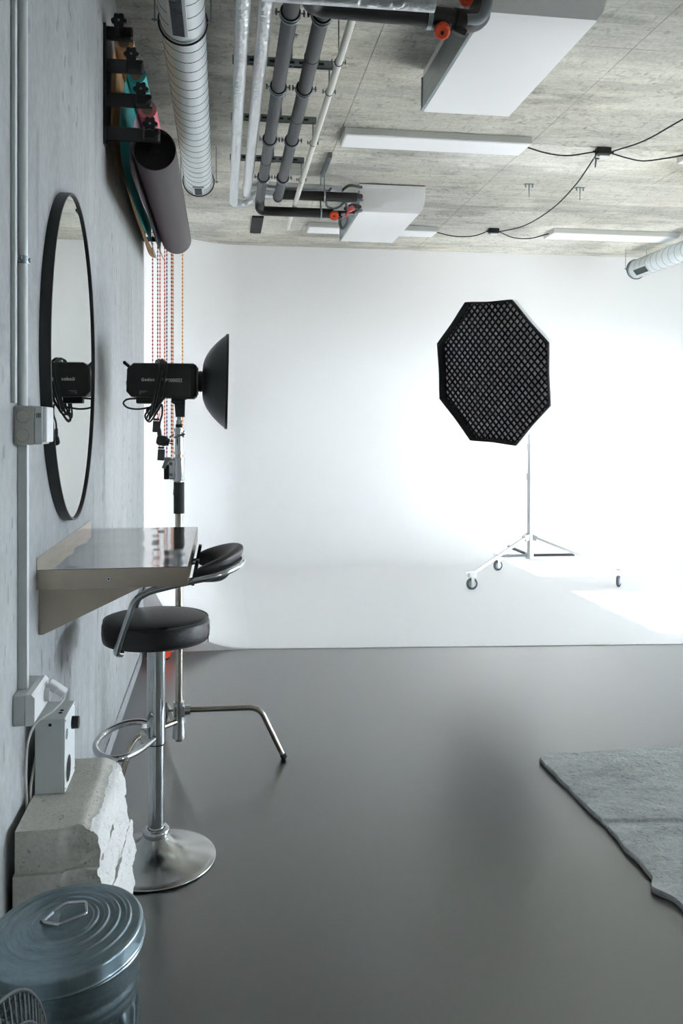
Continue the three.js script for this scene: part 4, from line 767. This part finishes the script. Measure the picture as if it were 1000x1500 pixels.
// ================================================================ OCTAGONAL SOFTBOX ON ROLLING STAND
const OX = 2.945, OZ = -7.59, RY = -1.042;
{
  const A = 0.66, Rv = A / Math.cos(Math.PI / 8), n = [Math.sin(RY), 0, Math.cos(RY)], d = 0.55;
  const t = thing('octagonal_softbox', 'large black octagonal softbox with honeycomb grid on the rolling stand', 'softbox', [OX + n[0] * d, 2.008, OZ + n[2] * d]);
  t.rotation.order = 'YXZ'; t.rotation.set(0.14, RY, -0.077);
  const octR = (a, R, pull) => { const s = Math.PI / 4, k = ((a + Math.PI / 8) % s + s) % s - s / 2; const edge = (R * Math.cos(Math.PI / 8)) / Math.cos(k); return edge - pull * Math.pow(Math.cos(k * 4), 2) * R; };
  const ringPt = (u, R, z, pull) => { const a = u * Math.PI * 2 + 0; const r = octR(a, R, pull); return [r * Math.cos(a), r * Math.sin(a), z]; };
  const loft = (rows, nn = 128) => grid(nn, rows.length - 1, (u, v) => { const [R, z, p] = rows[Math.round(v * (rows.length - 1))]; return ringPt(u, R, z, p); });
  part('shell', loft([[Rv, 0.004, 0.01], [Rv * 0.985, -0.06, 0.012], [Rv * 0.9, -0.12, 0.02], [Rv * 0.7, -0.26, 0.02], [Rv * 0.43, -0.4, 0.03], [0.1, -0.48, 0.0]]), mat('#d4d8da', 0.55, 0, { side: THREE.DoubleSide }), t);
  part('rim_band', loft([[Rv, 0.004, 0.01], [Rv * 1.002, 0.016, 0.01], [Rv * 1.0, 0.03, 0.01], [Rv * 0.984, 0.031, 0.01], [Rv * 0.974, 0.0, 0.01], [Rv * 0.967, -0.055, 0.01]]), mat('#0a0b0c', 0.8, 0, { side: THREE.DoubleSide }), t);
  part('front_diffuser', loft([[Rv * 0.985, -0.056, 0.013], [Rv * 0.5, -0.058, 0.01], [0.001, -0.058, 0]]), M.diffCloth, t);
  // egg-crate grid of crossing fabric strips
  const S = 0.0505, half = (c) => { // half length of a diagonal strip at distance c from the centre inside the octagon
    const lim = A * 0.965; if (Math.abs(c) > lim * 0.995) return 0; const corner = lim * Math.SQRT2 - Math.abs(c); return Math.min(lim, corner); };
  for (const s of [1, -1]) for (let k = -13; k <= 13; k++) {
    const c = (k + 0.5) * S - S / 2, l = half(c); if (l < 0.04) continue;
    part('grid_strip', box(2 * l, 0.004, 0.028, 0, c, -0.036).rotateZ((s * Math.PI) / 4), M.gridFabric, t);
  }
  for (let k = 0; k < 8; k++) { const a = (k / 8) * Math.PI * 2 + Math.PI / 8; part('corner_pocket', rbox(0.034, 0.034, 0.02, 0.008, (Rv - 0.02) * Math.cos(a), (Rv - 0.02) * Math.sin(a), 0.022, 0, 0, a), M.gridFabric, t); }
  part('speed_ring', [new THREE.TorusGeometry(0.095, 0.014, 10, 40).translate(0, 0, -0.48)], M.black, t);
  const f = thing('strobe_head', 'grey strobe head fixed behind the octagonal softbox', 'strobe', [OX + n[0] * d, 2.008, OZ + n[2] * d]);
  f.rotation.order = 'YXZ'; f.rotation.set(0.14, RY, -0.077);
  part('body', rbox(0.13, 0.14, 0.28, 0.02, 0, 0.02, -0.64), mat('#6f777d', 0.4, 0.2), f);
  part('handle', sweep(smooth([[0.03, 0.1, -0.55], [0.05, 0.15, -0.6], [0.05, 0.15, -0.68], [0.03, 0.1, -0.74]], 24), 0.01, 10), M.black, f);
  part('rear_panel', rbox(0.11, 0.12, 0.008, 0.003, 0, 0.02, -0.783), M.black, f);
  part('yoke', [rbox(0.04, 0.05, 0.05, 0.008, 0, -0.07, -0.56)], M.black, f);
}
{
  const t = thing('rolling_light_stand', 'chrome light stand on three castors carrying the octagonal softbox', 'light stand', [OX, 0, OZ]);
  const seg = (a, b, r, m, n) => part(n, cyl([0, a, 0], [0, b, 0], r, r, 24), m, t);
  seg(0.26, 1.05, 0.0235, M.paleMetal, 'lower_column'); seg(1.0, 1.33, 0.0195, M.paleMetal, 'middle_column'); seg(1.25, 1.62, 0.016, M.paleMetal, 'upper_column'); seg(1.6, 1.94, 0.0125, M.paleMetal, 'top_column');
  for (const [y, r] of [[1.02, 0.03], [1.31, 0.026], [1.6, 0.022]]) {
    const c = part('collar', [cyl([0, y - 0.03, 0], [0, y + 0.03, 0], r, r, 24), cyl([0, y + 0.026, 0], [0, y + 0.034, 0], r + 0.003, r + 0.003, 24)], M.paleMetal, t);
    part('locking_knob', [cyl([r, y + 0.1, 0], [r + 0.045, y + 0.1, 0], 0.006, 0.006, 10), rbox(0.014, 0.05, 0.014, 0.005, r + 0.048, y + 0.105, 0, 0, 0, -0.5), rbox(0.02, 0.012, 0.012, 0.004, r + 0.03, y + 0.1, 0)], M.paleMetal, c);
  }
  part('upper_hub', [cyl([0, 0.415, 0], [0, 0.475, 0], 0.04, 0.036, 24)], M.paleMetal, t);
  part('lower_hub', [cyl([0, 0.235, 0], [0, 0.29, 0], 0.042, 0.042, 24), cyl([0, 0.225, 0], [0, 0.24, 0], 0.03, 0.036, 24)], M.paleMetal, t);
  const feet = [[2.277, -7.3, 0.1], [2.849, -8.233, 0.35], [3.679, -7.226, 0.85]];       // where each castor stands and how its wheel is turned
  for (const [fx, fz, turn] of feet) {
    const dx = fx - OX, dz = fz - OZ, L = Math.hypot(dx, dz), ux = dx / L, uz = dz / L, ang = Math.atan2(-uz, ux);
    const bar = (y0, r0, y1, r1, w, h) => { const a = V(ux * r0, y0, uz * r0), b = V(ux * r1, y1, uz * r1), dd = b.clone().sub(a), g = new THREE.BoxGeometry(dd.length(), h, w); g.rotateZ(Math.atan2(y1 - y0, r1 - r0)); g.rotateY(ang); return g.translate((a.x + b.x) / 2, (a.y + b.y) / 2, (a.z + b.z) / 2); };
    const leg = part('leg', [bar(0.445, 0.03, 0.155, L - 0.01, 0.03, 0.022), bar(0.44, 0.02, 0.425, 0.07, 0.05, 0.05)], M.paleMetal, t);
    part('brace', bar(0.262, 0.035, 0.285, 0.42, 0.022, 0.022), mat('#4b4f52', 0.4, 0.7), leg);
    const c = part('castor_fork', [cyl([dx, 0.1, dz], [dx, 0.17, dz], 0.014, 0.014, 14), rbox(0.07, 0.05, 0.05, 0.006, dx, 0.14, dz, 0, turn, 0), ...[-1, 1].map((s) => rbox(0.03, 0.1, 0.004, 0.001, dx + s * 0.021 * Math.sin(turn), 0.09, dz + s * 0.021 * Math.cos(turn), 0, turn, 0))], M.paleMetal, t);
    const wheel = part('wheel', [new THREE.TorusGeometry(0.042, 0.0145, 10, 36).rotateY(turn).translate(dx, 0.0565, dz)], M.rubberGrey, c);
    const h = new THREE.CylinderGeometry(0.034, 0.034, 0.022, 28).rotateX(Math.PI / 2).rotateY(turn).translate(dx, 0.0565, dz); part('wheel_hub', h, M.trunk, wheel);
    part('brake_lever', rbox(0.06, 0.008, 0.03, 0.002, dx + ux * 0.05, 0.165, dz + uz * 0.05, 0, ang, 0), M.paleMetal, c);
  }
}

renderer.render(scene, camera);
